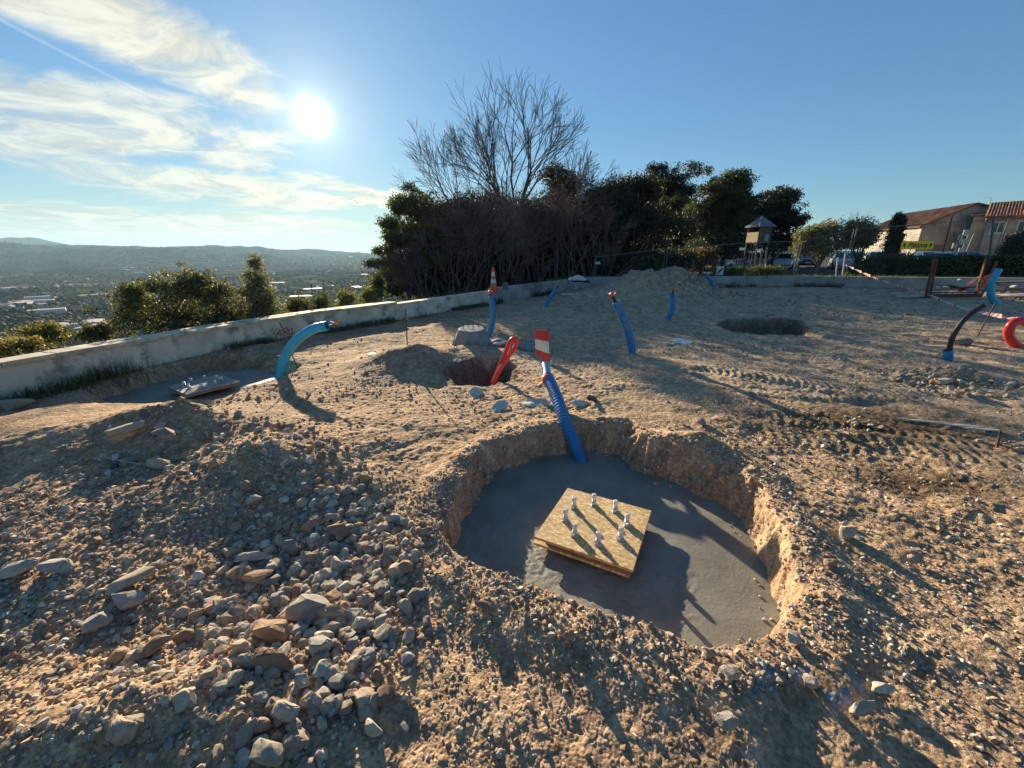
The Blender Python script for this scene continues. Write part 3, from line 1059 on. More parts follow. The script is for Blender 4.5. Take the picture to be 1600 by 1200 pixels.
# ------------------------------------------------------------------ concrete block with rebar
b0 = at(735, 549, .02)
blk = empty('concrete_block', b0 + Vector((0, .32, -.02)), 'grey faceted concrete block with rebar rods behind the small pit', 'block', rz=.2)
vs, fs = [], []
n = 8
a = MB()
prof = [(.36, 0), (.35, .05), (.30, .22), (.235, .36), (.22, .37)]
a.lathe(prof, n, (0, 0, 0), Matrix.Rotation(.12, 3, 'X') @ Matrix.Rotation(.39, 3, 'Z'))
for k in range(8):
    an = .39 + k * math.pi / 4
    a.bar((.37 * math.cos(an), .37 * math.sin(an), .03), (.235 * math.cos(an), .235 * math.sin(an), .35), .045, .03)
a.build('body', BLOCK, blk, bevel=.008)
for k, (x_, y_) in enumerate([(-.14, -.05), (-.05, .08), (.02, -.1), (.12, .03)]):
    a = MB(); a.tube([(x_, y_, .3), (x_ * 1.05, y_, .45), (x_ * 1.1, y_, .50 + .03 * (k % 2))], .007, 6); a.build('rebar_rod', REBAR, blk)

# ------------------------------------------------------------------ walls
def offs(pts, d):
    out = []
    for i, p in enumerate(pts):
        a_ = pts[max(i - 1, 0)]; b_ = pts[min(i + 1, len(pts) - 1)]
        t_ = Vector((b_[0] - a_[0], b_[1] - a_[1])).normalized()
        nrm = Vector((-t_.y, t_.x))
        out.append((p[0] + nrm.x * d, p[1] + nrm.y * d))
    return out


def wallstrip(pts, d0, d1, z0, z1, name, m, parent, seg=.5, jit=0.0):
    # resample
    rp = []
    for i in range(len(pts) - 1):
        a_, b_ = Vector(pts[i][:2]), Vector(pts[i + 1][:2])
        k = max(1, int((b_ - a_).length / seg))
        for q_ in range(k): rp.append(tuple(a_.lerp(b_, q_ / k)))
    rp.append(tuple(pts[-1][:2]))
    A_, B_ = offs(rp, d0), offs(rp, d1)
    b = MB(); n_ = len(rp)
    vs = []
    for i in range(n_):
        j = (random.random() - .5) * jit
        za = z0(i / n_) if callable(z0) else z0
        zb_ = (z1(i / n_) if callable(z1) else z1) + j
        vs += [(A_[i][0], A_[i][1], za), (B_[i][0], B_[i][1], za), (B_[i][0], B_[i][1], zb_), (A_[i][0], A_[i][1], zb_)]
    fs = []
    for i in range(n_ - 1):
        for k in range(4):
            fs.append((i * 4 + k, i * 4 + (k + 1) % 4, (i + 1) * 4 + (k + 1) % 4, (i + 1) * 4 + k))
    fs += [(0, 3, 2, 1), ((n_ - 1) * 4, (n_ - 1) * 4 + 1, (n_ - 1) * 4 + 2, (n_ - 1) * 4 + 3)]
    b.add(vs, fs)
    return b.build(name, m, parent)


LWP = [p for p in WL[:7]]
lw = empty('low_wall', (WL[1][0], WL[1][1], 0), 'long low cream rendered wall with stone coping above the valley', 'wall')
o = [(p[0] - WL[1][0], p[1] - WL[1][1]) for p in LWP]
wallstrip(o, .03, .30, -1.5, .40, 'wall_face', WALLM, lw)
cut = o[:-1]
def coping_row(pts, d0, d1, name, seg):
    b = MB()
    for i in range(len(pts) - 1):
        a_, b_ = Vector(pts[i]), Vector(pts[i + 1]); e_ = (b_ - a_).normalized(); n_ = Vector((-e_.y, e_.x)); L_ = (b_ - a_).length
        k = max(1, round(L_ / seg))
        for q_ in range(k):
            m_ = a_ + e_ * (L_ * (q_ + .5) / k) + n_ * ((d0 + d1) / 2 + random.uniform(-.004, .004))
            b.box((m_.x, m_.y, .427 + random.uniform(-.005, .004)), (L_ / k - random.uniform(.006, .014), abs(d1 - d0), .05), Matrix(((e_.x, n_.x, 0), (e_.y, n_.y, 0), (0, 0, 1))) @ Matrix.Rotation(random.uniform(-.008, .008), 3, 'Y'))
    return b.build(name, COPE, lw, bevel=.004)


coping_row(cut, -.02, .155, 'coping', .5)
coping_row(cut, .163, .34, 'coping', .5)
a = MB()
# orange scribble sprayed on the wall
def wallpt(px, py):
    # intersection of the pixel ray with the wall face plane between WL[2..4]
    r = ray(px, py); best = None
    for i in range(1, len(WL) - 1):
        a_, b_ = Vector(WL[i]), Vector(WL[i + 1])
        e = (b_ - a_).normalized(); nn = Vector((-e.y, e.x)); pp = a_ + nn * .026
        den = r.x * nn.x + r.y * nn.y
        t_ = (pp.x * nn.x + pp.y * nn.y) / den
        q_ = Vector((0, 0, CAMH)) + r * t_
        u_ = (Vector((q_.x, q_.y)) - a_).dot(e)
        if t_ > 0 and -.05 <= u_ <= (b_ - a_).length + .05: best = q_
    return best


a = MB()
for st in ([(433, 523), (437, 514), (440, 523), (434, 520)], [(444, 523), (443, 514), (449, 512), (449, 517), (444, 518), (450, 523)], [(452, 523), (451, 515), (457, 513), (457, 521), (453, 523)], [(434, 512), (432, 516)], [(446, 527), (456, 525)]):
    pp = [wallpt(*s_) for s_ in st]
    if all(pp):
        for u_, v_ in zip(pp[:-1], pp[1:]): a.bar(u_, v_, .006, .018, up=(0, 0, 1))
GRAF = mat('orange_spray', (.50, .12, .08), .9)
a.build('spray_mark', GRAF, None)
spm = bpy.data.objects['spray_mark']
spm.parent = lw; spm.matrix_parent_inverse = Matrix.Translation(-lw.location)

bw = empty('back_wall', (WB[0][0], WB[0][1], 0), 'low bare concrete retaining wall along the back of the site', 'wall')
o = [(p[0] - WB[0][0], p[1] - WB[0][1]) for p in ([WL[6]] + WB)]
wallstrip(o, .0, .24, -.8, .485, 'wall_face', CWALL, bw, jit=.012, seg=.8)

# traffic cone
cp = at(772, 455, .455) + Vector((-.02, .12, 0))
cone = empty('traffic_cone', (cp.x, cp.y, .455), 'orange and white traffic cone standing on the low wall', 'cone')
a = MB(); a.box((0, 0, .02), (.34, .34, .04)); a.box((0, 0, .075), (.22, .22, .07)); a.build('base', mat('cone_orange', (.85, .14, .03), .5), cone, bevel=.015)
CO = MATS['cone_orange']
zz = [(.11, .14), (.145, .11), (.26, .088), (.26, .088), (.34, .075), (.34, .075)]
def band(z0, z1, m, nm):
    rf = lambda z: .125 - z * .125
    b = MB(); b.lathe([(rf(z0), z0 + .0), (rf(z1), z1)], 16); b.build(nm, m, cone, smooth=True)
band(.11, .25, CO, 'cone_body'); band(.25, .36, WHITE, 'reflective_band'); band(.36, .46, CO, 'cone_body'); band(.46, .60, WHITE, 'reflective_band'); band(.60, .74, CO, 'cone_body')

a = MB(); sp_ = at(790, 453, .455); a.lathe([(.09, 0), (.10, .02), (.085, .22), (.08, .24)], 9, (sp_.x, sp_.y + .12, .455)); tag(a.build('wood_stump', OLDWOOD), 'small round timber offcut on the wall right of the cone', 'timber')
# bag thrown over the wall
bp_ = at(905, 440, .5)
me = bpy.data.meshes.new('sack')
bm = bmesh.new(); bmesh.ops.create_icosphere(bm, subdivisions=4, radius=1)
for v in bm.verts:
    nn = mnoise.noise(v.co * 2.2) * .3 + mnoise.noise(v.co * 6) * .12
    v.co = Vector((v.co.x * .42, v.co.y * .24, v.co.z * (.15 if v.co.z > 0 else .10))) * (1 + nn)
    v.co.z -= .25 * max(0, v.co.x - .1) * 1.4
bm.to_mesh(me); bm.free(); me.polygons.foreach_set('use_smooth', [True] * len(me.polygons))
me.materials.append(WHITE); me.materials.append(BLACK)
for p in me.polygons:
    if p.center.x + .3 * math.sin(p.center.y * 12) > .12 or p.center.z < -.03: p.material_index = 1
o_ = link('sack', me, None, None, (bp_.x, bp_.y + .1, .58)); tag(o_, 'crumpled black and white sack slumped over the back wall', 'sack')


# ------------------------------------------------------------------ debris
def flake(px, py, wdt, dpt, th, m, name, label, rz=0.0, tilt=(0, 0), cat='scrap', n=9, zoff=.01, group=None):
    p = at(px, py, gz(*at(px, py, 0)[:2]))
    bm = bmesh.new()
    pts = []
    for k in range(n):
        an = 2 * math.pi * k / n
        rr_ = random.uniform(.72, 1.08)
        pts.append(bm.verts.new((math.cos(an) * wdt / 2 * rr_, math.sin(an) * dpt / 2 * rr_, 0)))
    f_ = bm.faces.new(pts)
    bmesh.ops.triangulate(bm, faces=[f_])
    bmesh.ops.subdivide_edges(bm, edges=bm.edges[:], cuts=2, use_grid_fill=True)
    for v in bm.verts: v.co.z += mnoise.noise(v.co * 9 + Vector((px, py, 0))) * min(wdt, .25) * (.09 if dpt > .1 else .03)
    me = bpy.data.meshes.new(name); bm.to_mesh(me); bm.free()
    o = link(name, me, m, None, (p.x, p.y, gz(p.x, p.y) + zoff + th / 2))
    o.rotation_euler = (tilt[0], tilt[1], rz)
    s_ = o.modifiers.new('t', 'SOLIDIFY'); s_.thickness = th; s_.offset = 0
    return tag(o, label, cat, group)


PALE = mat('pale_plaster', (.58, .56, .47), .85, nscale=12, namp=.15)
flake(745, 617, .20, .22, .012, PALE, 'plaster_scrap', 'small jagged pale scrap between the pit and the striped plate', .5, (.5, .1))
flake(780, 639, .17, .30, .012, PALE, 'plaster_scrap', 'narrow pale scrap just left of the long oval sheet', -.7, (.2, .3))
flake(838, 632, .40, .19, .014, PALE, 'plaster_sheet', 'long pale oval sheet lying left of the main blue conduit', .03, (.25, 0), n=12)
flake(905, 633, .22, .12, .02, PALE, 'plaster_scrap', 'pale flat scrap right of the main blue conduit', .3, (.2, .1))
flake(925, 626, .22, .14, .02, BLACK, 'rubber_scrap', 'torn black scrap lying beside the pale flat scrap', .9, (.3, .2))
flake(775, 541, .55, .45, .05, BLOCK, 'concrete_slab', 'flat broken slab right beside the faceted concrete block', .1, (.1, 0), zoff=.03)
flake(826, 546, .50, .40, .05, BLOCK, 'concrete_slab', 'flat broken slab behind the red and white plate', -.3, (.08, .05), zoff=.03)
flake(1065, 535, .38, .28, .02, CAPM, 'metal_scrap', 'pale grey scrap on the open ground below the earth heap', -.2, (.2, .05))
flake(1045, 538, .30, .16, .02, PALE, 'plaster_scrap', 'thin pale scrap left of the grey scrap on open ground', .2, (.1, .05))
flake(581, 559, .17, .10, .012, WHITE, 'plastic_scrap', 'small white scrap left of the mound with the stake', .2, (.2, 0))
flake(1440, 660, .50, .035, .012, PALE, 'wood_strip', 'thin pale strip at the left of the dark damp soil edge', -.28, (.1, 0), n=8)
flake(1497, 667, .40, .04, .012, PALE, 'wood_strip', 'thin pale strip in the middle of the damp soil edge', -.30, (.1, 0), n=8)
flake(1535, 673, .30, .035, .012, PALE, 'wood_strip', 'thin pale strip nearest the short stake at the right', -.30, (.1, 0), n=8)
flake(890, 462, .9, .3, .03, CAPM, 'board_sheet', 'pale flat board lying before the bend of the wall', .1, (.03, 0))
flake(233, 665, .085, .12, .012, mat('slate', (.10, .10, .105), .8), 'slate_piece', 'dark slate piece standing upright among stones of the left heap', .3, (1.2, .3), zoff=.03, n=5)
flake(172, 712, .05, .16, .006, BLACK, 'rubber_strip', 'thin black rubber strip lying on the left earth heap', .5, (.2, .2), zoff=.01)
# thin pale string over the heap
P = [at(px, py, gz(*at(px, py, .15)[:2]) * 0 + .2) for px, py in [(160, 697), (200, 700), (235, 703), (255, 707), (290, 702), (312, 700)]]
P = [Vector((p.x, p.y, gz(p.x, p.y) + .012)) for p in P]
a = MB(); a.tube(spline(P, 40), .004, 6); tag(a.build('string', PALE), 'thin pale root or string snaking over the left heap', 'string')
# board and stick on the heap
p = at(952, 455, .2); a = MB(); a.bar(atY(948, 458, p.y), atY(957, 440, p.y), .12, .02); tag(a.build('white_board', WHITE), 'small white board leaning on the left slope of the big heap', 'board')


# ------------------------------------------------------------------ stones
def rock_templates(k, pts, sub, seed):
    random.seed(seed)
    out = []
    for i in range(k):
        bm = bmesh.new()
        sc = Vector((1, random.uniform(.7, .98), random.uniform(.6, .9)))
        for _ in range(pts):
            v = Vector((random.gauss(0, 1), random.gauss(0, 1), random.gauss(0, 1))).normalized() * random.uniform(.8, 1.0)
            bm.verts.new((v.x * sc.x, v.y * sc.y, v.z * sc.z))
        r_ = bmesh.ops.convex_hull(bm, input=bm.verts[:])
        kill = [g_ for g_ in r_['geom_interior'] if isinstance(g_, bmesh.types.BMVert)] + [g_ for g_ in r_['geom_unused'] if isinstance(g_, bmesh.types.BMVert)]
        if kill: bmesh.ops.delete(bm, geom=list(set(kill)), context='VERTS')
        if sub:
            bmesh.ops.bevel(bm, geom=bm.edges[:], offset=.10, segments=2, affect='EDGES', clamp_overlap=True)
            bmesh.ops.triangulate(bm, faces=bm.faces[:])
            bmesh.ops.subdivide_edges(bm, edges=[e for e in bm.edges if e.calc_length() > .25], cuts=2, use_grid_fill=True)
            bmesh.ops.triangulate(bm, faces=bm.faces[:])
            of = Vector((i * 7.1, 0, 0))
            for v in bm.verts:
                v.co *= 1 + mnoise.noise(v.co * 2.3 + of) * .10 + mnoise.noise(v.co * 7 + of) * .05 + mnoise.noise(v.co * 17 + of) * .025
        bmesh.ops.triangulate(bm, faces=bm.faces[:])
        bm.verts.index_update()
        V = np.array([v.co[:] for v in bm.verts]); F = np.array([[v.index for v in f_.verts] for f_ in bm.faces])
        bm.free()
        out.append((V, F))
    return out


TG = rock_templates(14, 15, False, 3)
TB = rock_templates(14, 18, True, 5)


def rotmats(n, rg, flat=.5):
    ax = rg.uniform(-flat, flat, n); ay = rg.uniform(-flat, flat, n); az_ = rg.uniform(0, 2 * np.pi, n)
    cx, sx, cy, sy, cz, sz = np.cos(ax), np.sin(ax), np.cos(ay), np.sin(ay), np.cos(az_), np.sin(az_)
    R = np.empty((n, 3, 3))
    R[:, 0, 0] = cz * cy; R[:, 0, 1] = cz * sy * sx - sz * cx; R[:, 0, 2] = cz * sy * cx + sz * sx
    R[:, 1, 0] = sz * cy; R[:, 1, 1] = sz * sy * sx + cz * cx; R[:, 1, 2] = sz * sy * cx - cz * sx
    R[:, 2, 0] = -sy; R[:, 2, 1] = cy * sx; R[:, 2, 2] = cy * cx
    return R


STC = np.array([1.02, .98, .92]) * np.array([[.40, .33, .26], [.33, .29, .25], [.46, .41, .33], [.27, .25, .235], [.42, .29, .19], [.36, .25, .17], [.52, .48, .41], [.30, .22, .155]])


def clump(x, y, sc, s, lo, hi):
    return sstep((fbm(x, y, sc, 3, s) - lo) / (hi - lo))


def scatter(n, xr, yr, dens, smin, smax, pw, seed):
    rg = np.random.default_rng(seed)
    x = rg.uniform(*xr, n); y = rg.uniform(*yr, n)
    keep = rg.uniform(0, 1, n) < dens(x, y)
    x, y = x[keep], y[keep]
    s = smin * (smax / smin) ** (rg.uniform(0, 1, len(x)) ** pw)
    sd = poly_sd(x, y, SLAB); sd2 = poly_sd(x, y, SLAB2)
    ok = (sd > .015) & (sd2 > .15) & (np.abs(np.arctan2(x, y)) < 1.12) & (line_sd(x, y, WL + WB[1:]) < -.1)
    return x[ok], y[ok], s[ok]


RUB = [(-4.5, 2.2), (-2.8, 3.7), (-1.9, 3.4), (-1.15, 2.6), (-.55, 2.0), (-.42, 1.5), (-.50, 1.0), (-.9, .6), (-3, .5)]
inrub = lambda x, y: sstep((-poly_sd(x, y, RUB) + .15) / .35)
core = lambda x, y: np.exp(-(((x + 1.0 + .25 * (y - 1.7)) / .48) ** 2 + ((y - 1.7) / .8) ** 2) ** 1.5)
sets = [
    scatter(30000, (-2.8, 2.8), (.6, 2.6), lambda x, y: clump(x, y, 1.5, 201, -.35, .35) * .9, .004, .016, 1.6, 1),
    scatter(14000, (-3.5, 6.0), (1.8, 5.0), lambda x, y: clump(x, y, 1.1, 202, -.2, .4) * .8, .006, .022, 1.8, 2),
    scatter(9000, (-5, 11), (4, 10), lambda x, y: clump(x, y, .7, 203, -.15, .35) * .7, .010, .035, 2.0, 3),
    scatter(5000, (-4, 20), (9, 20), lambda x, y: clump(x, y, .4, 204, -.1, .35), .02, .07, 2.2, 4),
    scatter(26000, (-4.2, -.3), (.5, 3.8), lambda x, y: inrub(x, y) * (.25 + .75 * clump(x, y, 1.3, 205, -.3, .2)) * (1 - .75 * sstep((y - 2.1) / .5)), .006, .026, 1.5, 5),
    scatter(5600, (-3.5, -.3), (.6, 3.6), lambda x, y: inrub(x, y) * np.clip(core(x, y) + .05 * clump(x, y, 1.3, 205, -.2, .2), 0, 1), .016, .050, 1.4, 6),
    scatter(1100, (-2.2, -.4), (.8, 2.8), lambda x, y: inrub(x, y) * core(x, y), .032, .062, 1.7, 7),
    scatter(700, (.8, 3.5), (.7, 3.5), lambda x, y: clump(x, y, 1.1, 206, -.1, .4), .014, .035, 2.0, 8),
    scatter(500, (-3.2, -.4), (2.4, 3.8), lambda x, y: inrub(x, y), .02, .055, 2.0, 9),
    scatter(240, tuple(sorted((P2(1440, 600)[0] - .2, P2(1560, 600)[0] + .2))), (P2(1500, 620)[1], P2(1500, 570)[1]), lambda x, y: np.ones_like(x), .02, .06, 1.5, 10),
    scatter(500, (3.2, 4.6), (2.9, 4.3), lambda x, y: clump(x, y, 1.4, 207, -.1, .3), .015, .045, 1.6, 12),
]
rg_ = np.random.default_rng(56)
wx_ = rg_.uniform(-.8, 2.1, 60000); wy_ = rg_.uniform(.9, 3.9, 60000); wd_ = poly_sd(wx_, wy_, SLAB)
kw = (wd_ > .0) & (wd_ < .22) & (rg_.uniform(0, 1, 60000) < .38)
sets.append((wx_[kw], wy_[kw], .004 * (5.5 ** (rg_.uniform(0, 1, kw.sum()) ** 2.2))))
rg_ = np.random.default_rng(55)
dx_ = rg_.uniform(-.4, 1.7, 2600); dy_ = rg_.uniform(1.2, 3.4, 2600); sd_ = poly_sd(dx_, dy_, SLAB)
kd = (sd_ < -.02) & (rg_.uniform(0, 1, 2600) < .55 * np.exp(sd_ / .05) + .012)
DEB = (dx_[kd], dy_[kd], rg_.uniform(.004, .016, kd.sum()))
sets.append(DEB)
sx = np.concatenate([s[0] for s in sets]); sy = np.concatenate([s[1] for s in sets]); ss = np.concatenate([s[2] for s in sets])
# a few hundred broken pieces round the foot of the big heap
rg = np.random.default_rng(77)
hx, hy = P2(1100, 470)
x_ = hx + rg.normal(0, 1.0, 260); y_ = hy + rg.normal(0, .6, 260); s_ = rg.uniform(.02, .07, 260)
okk = line_sd(x_, y_, WL + WB[1:]) < -.4
sx = np.concatenate([sx, x_[okk]]); sy = np.concatenate([sy, y_[okk]]); ss = np.concatenate([ss, s_[okk]])
sz = HT(sx, sy)
sz[poly_sd(sx, sy, SLAB) < -.005] = -DEPTH
app = ss / np.sqrt(sx ** 2 + sy ** 2 + 2.0)
order = np.argsort(-app)
NI = 276
big, small = order[:NI], order[NI:]
# merged gravel
rg = np.random.default_rng(5)


def merge(ix, T, rg):
    Vs, Fs, Cs = [], [], []
    off = 0
    which = rg.integers(0, len(T), len(ix))
    for k, (V, F) in enumerate(T):
        m_ = ix[which == k]
        if len(m_) == 0: continue
        R = rotmats(len(m_), rg, .7)
        s = ss[m_]
        P_ = np.einsum('nij,vj->nvi', R, V) * s[:, None, None]
        P_ += np.stack([sx[m_], sy[m_], sz[m_] + s * .22], 1)[:, None, :]
        c = STC[rg.integers(0, len(STC), len(m_))] * rg.uniform(.75, 1.2, (len(m_), 1))
        Vs.append(P_.reshape(-1, 3))
        Fs.append((F[None] + (np.arange(len(m_)) * len(V))[:, None, None] + off).reshape(-1, 3))
        Cs.append(np.repeat(c, len(V), 0))
        off += len(m_) * len(V)
    return np.concatenate(Vs), np.concatenate(Fs), np.concatenate(Cs)


STONEM = mat('stone_mix', (1, 1, 1), .92, nscale=90, namp=.3, bump=.002, bscale=160, attr=True, spec=.2)
V, F, C_ = merge(small, TG, rg)
print('gravel', len(small), len(F))
tag(link('gravel', npmesh('gravel', V, F, False, C_), STONEM), kind='stuff')


def rockmat(name, c, c2):
    m = bpy.data.materials.new(name); m.use_nodes = True
    t = NT(m.node_tree); bs = t.n['Principled BSDF']; bs.inputs['Roughness'].default_value = .9
    bs.inputs['Specular IOR Level'].default_value = .2
    co = t.new('ShaderNodeTexCoord').outputs['Object']
    oi = t.new('ShaderNodeObjectInfo').outputs['Random']
    f = t.ramp(oi, 0, 1, .72, 1.18)
    x = t.mix(t.ramp(t.noise(co, 2.0, 7, .7), .35, .65), c, c2)
    x = t.mix(1.0, x, t.comb(f, f, f), 'MULTIPLY')
    t.l.new(x, bs.inputs['Base Color'])
    b = t.new('ShaderNodeBump'); b.inputs['Distance'].default_value = .0035
    t.l.new(t.noise(co, 4, 8, .7), b.inputs['Height']); t.l.new(b.outputs[0], bs.inputs['Normal'])
    return m


RM = [rockmat('limestone', (.43, .35, .26), (.31, .245, .18)), rockmat('ochre_rock', (.40, .265, .17), (.28, .185, .12)),
      rockmat('grey_rock', (.37, .345, .30), (.26, .24, .21)), rockmat('pale_rock', (.50, .43, .33), (.36, .30, .23))]
RME = []
for i, (V, F) in enumerate(TB):
    for j, m_ in enumerate(RM):
        me = npmesh('rock', V, F, True)
        me.set_sharp_from_angle(angle=math.radians(38))
        me.materials.append(m_)
        RME.append((i, j, me))


def stone(x, y, z, s, name, label, group=None, ti=None, mi=None, scl=(1, 1, 1), rot=None, cat='stone'):
    ti = random.randrange(len(TB)) if ti is None else ti
    mi = random.choice((0, 0, 1, 2, 3)) if mi is None else mi
    me = RME[ti * len(RM) + mi][2]
    o = bpy.data.objects.new(name, me); col.objects.link(o)
    o.location = (x, y, z); o.scale = (s * scl[0], s * scl[1], s * scl[2])
    o.rotation_euler = rot or (random.uniform(-.4, .4), random.uniform(-.4, .4), random.uniform(0, 6.28))
    return tag(o, label, cat, group)


random.seed(21)
RLAB = ('loose stone lying in the crowded rubble heap at the lower left', 'stones of the rubble heap')
for k in big:
    x, y, s = float(sx[k]), float(sy[k]), float(ss[k])
    if x < -.35 and y < 3.9: lab, grp = RLAB
    elif y < 4.6: lab, grp = 'small loose stone on the dry ground around the footing hole', 'stones around the footing hole'
    else: lab, grp = 'small loose stone on the open ground towards the back', 'stones on the open ground'
    mi_ = random.choice((0, 0, 1, 2, 3))
    if grp == RLAB[1]:
        lab = ('tan', 'ochre', 'grey', 'pale')[mi_] + lab[5:]
        grp = ('tan', 'ochre', 'grey', 'pale')[mi_] + ' stones of the rubble heap'
    stone(x, y, float(sz[k]) + s * .28, s, 'stone', lab, grp, None, mi_)

# the distinctive rocks, one by one: px, py, half width in px, tone, squash, label
HR = [
    (484, 958, 36, 2, (1.0, .75, .85), 'large pale grey lumpy rock beside the orange rock in the lower left rubble'),
    (520, 966, 27, 1, (1.05, .7, .75), 'orange brown rock at the right edge of the lower left rubble'),
    (422, 992, 32, 1, (1.1, .8, .8), 'big rounded ochre rock left of the grey lumpy rock'),
    (430, 1036, 32, 1, (1.2, .7, .8), 'wedge shaped brown rock below the rounded ochre rock'),
    (500, 1017, 27, 2, (.8, .9, 1.0), 'dark grey knobbly rock under the orange brown rock'),
    (247, 1015, 25, 1, (1, .8, .8), 'rough reddish brown rock in the middle of the lower left slope'),
    (288, 997, 16, 1, (1, .8, .8), 'small orange rock right above the rough reddish brown rock'),
    (378, 1013, 20, 0, (1, .7, .9), 'tan angular rock squeezed left of the big ochre rock'),
    (447, 1115, 27, 0, (1.1, .8, .75), 'dusty brown boulder below the wedge shaped rock'),
    (412, 1135, 17, 1, (.9, .8, 1), 'triangular brown rock left of the dusty boulder'),
    (420, 1180, 30, 3, (1.1, .7, .85), 'pale flat topped stone at the bottom edge of the picture'),
    (198, 940, 24, 2, (1.2, .9, .5), 'flat bluish grey slate stone under a tan slab'),
    (205, 912, 28, 0, (1.3, .8, .35), 'thin tan slab stone lying on the bluish slate'),
    (152, 975, 22, 2, (1, .9, .8), 'grey faceted rock on the lower left slope'),
    (530, 833, 18, 1, (1.1, .8, .9), 'squarish orange brown rock at the top right of the rubble'),
    (452, 860, 17, 2, (.9, .9, 1.1), 'light grey blocky rock high in the rubble hollow'),
    (490, 875, 18, 0, (1.2, .6, .8), 'leaning oblong tan rock right of the light blocky rock'),
    (396, 874, 20, 2, (1.5, .6, .5), 'long grey splinter stone lying in the rubble hollow'),
    (405, 905, 20, 1, (1.2, .8, .7), 'brown flattish rock below the long grey splinter'),
    (398, 785, 17, 3, (1.2, .7, .6), 'pale flat stone at the top of the rubble hollow'),
    (386, 763, 12, 0, (.8, .8, 1.2), 'upright pointed stone above the pale flat stone'),
    (90, 888, 24, 2, (1.3, .9, .5), 'wide grey stone near the left edge of the rubble'),
    (30, 893, 24, 3, (1.4, .9, .4), 'pale flat stone at the far left edge'),
    (1322, 835, 17, 3, (.8, .8, 1.3), 'tall pale stone standing right of the footing hole'),
    (1140, 1053, 18, 3, (1.1, .8, .8), 'pale stone at the near right corner of the footing hole'),
    (1108, 1020, 11, 0, (1, .8, .8), 'small tan stone on the near rim of the footing hole'),
    (1237, 998, 15, 3, (.9, .9, .9), 'pale stone daubed with pink paint on the right rim'),
    (1265, 1067, 14, 3, (.8, .8, 1.1), 'pointed pale stone among the blue paint marks'),
    (1378, 1078, 17, 3, (1, .7, .7), 'pale sloping stone right of the blue paint marks'),
    (1347, 1112, 21, 0, (1.4, .7, .5), 'long low stone below the blue paint marks'),
    (1135, 1128, 19, 2, (1, .9, .8), 'rough grey stone at the lower right of the hole'),
    (890, 995, 13, 1, (.8, .8, 1.1), 'triangular brown stone on the near slope of the hole'),
    (635, 1067, 12, 3, (1, .8, .8), 'small pale stone alone on the slope right of the rubble'),
    (783, 1180, 10, 3, (.8, .8, 1.1), 'small pale stone at the bottom middle'),
    (756, 948, 13, 1, (1.3, .8, .6), 'flat reddish stone half buried before the hole'),
    (686, 780, 7, 2, (.8, .8, 1.4), 'little stone balanced on the left rim of the hole'),
    (1428, 876, 11, 0, (1, .8, .8), 'pale brown stone on the right hand gravel'),
    (1296, 880, 12, 1, (1.4, .8, .5), 'flat orange stone beside the right rim'),
    (1094, 660, 9, 2, (1, .9, .9), 'lone grey stone behind the right rear rim of the hole'),
    (1560, 838, 0, 0, (1, 1, 1), ''),
    (1475, 598, 10, 3, (1.2, .9, .8), 'pale boulder in front of the short blue stub'),
    (1500, 537, 13, 2, (1.3, .8, .8), 'dark grey rock right of the arching black cable'),
    (257, 680, 18, 0, (1.3, .8, .6), 'tan stone beside the dark slate piece on the left heap'),
    (196, 675, 20, 0, (1.3, .8, .6), 'wide tan stone near the top of the left heap'),
    (250, 727, 17, 0, (1.2, .8, .7), 'pale stone halfway down the left heap'),
    (328, 653, 12, 0, (1.2, .9, .7), 'tan stone on the small crest of the left heap'),
    (25, 637, 22, 0, (1.5, .9, .5), 'flat tan stone on the far left crest'),
    (1210, 612, 0, 0, (1, 1, 1), ''),
]
for i, (px, py, hw, mi, sc, lab) in enumerate(HR):
    if not hw: continue
    p = at(px, py, 0)
    for _ in range(5): p = at(px, py, gz(p.x, p.y) + .02)
    dd = (p - Vector((0, 0, CAMH))).dot(ROT @ Vector((0, 0, -1)))
    s = hw * dd / FPX * 1.12
    stone(p.x, p.y, p.z + s * .22, s, 'rock', lab, None, i % 14, mi, (sc[0], sc[1], max(sc[2], .62)), (random.uniform(-.25, .25), random.uniform(-.25, .25), random.uniform(-.5, .5)), 'rock')


# ------------------------------------------------------------------ vegetation
def quads(P, size, rg, asp=1.6, c=None, nrm=None, jit=1.0):
    n = len(P)
    u = rg.normal(size=(n, 3)); u /= np.linalg.norm(u, axis=1)[:, None]
    v = rg.normal(size=(n, 3)); v -= u * (u * v).sum(1)[:, None]; v /= np.linalg.norm(v, axis=1)[:, None]
    s = np.broadcast_to(size, (n,))[:, None] * .5
    V = np.stack([P - u * s * asp, P - v * s, P + u * s * asp, P + v * s], 1).reshape(-1, 3)
    F = np.arange(n * 4).reshape(-1, 4)
    C = np.repeat(c, 4, 0) if c is not None else None
    return V, F, C


def leaf_colors(n, base, var, rg):
    return np.clip(np.array(base)[None] * rg.uniform(1 - var, 1 + var, (n, 1)) * rg.uniform(.9, 1.1, (n, 3)), .004, 1)


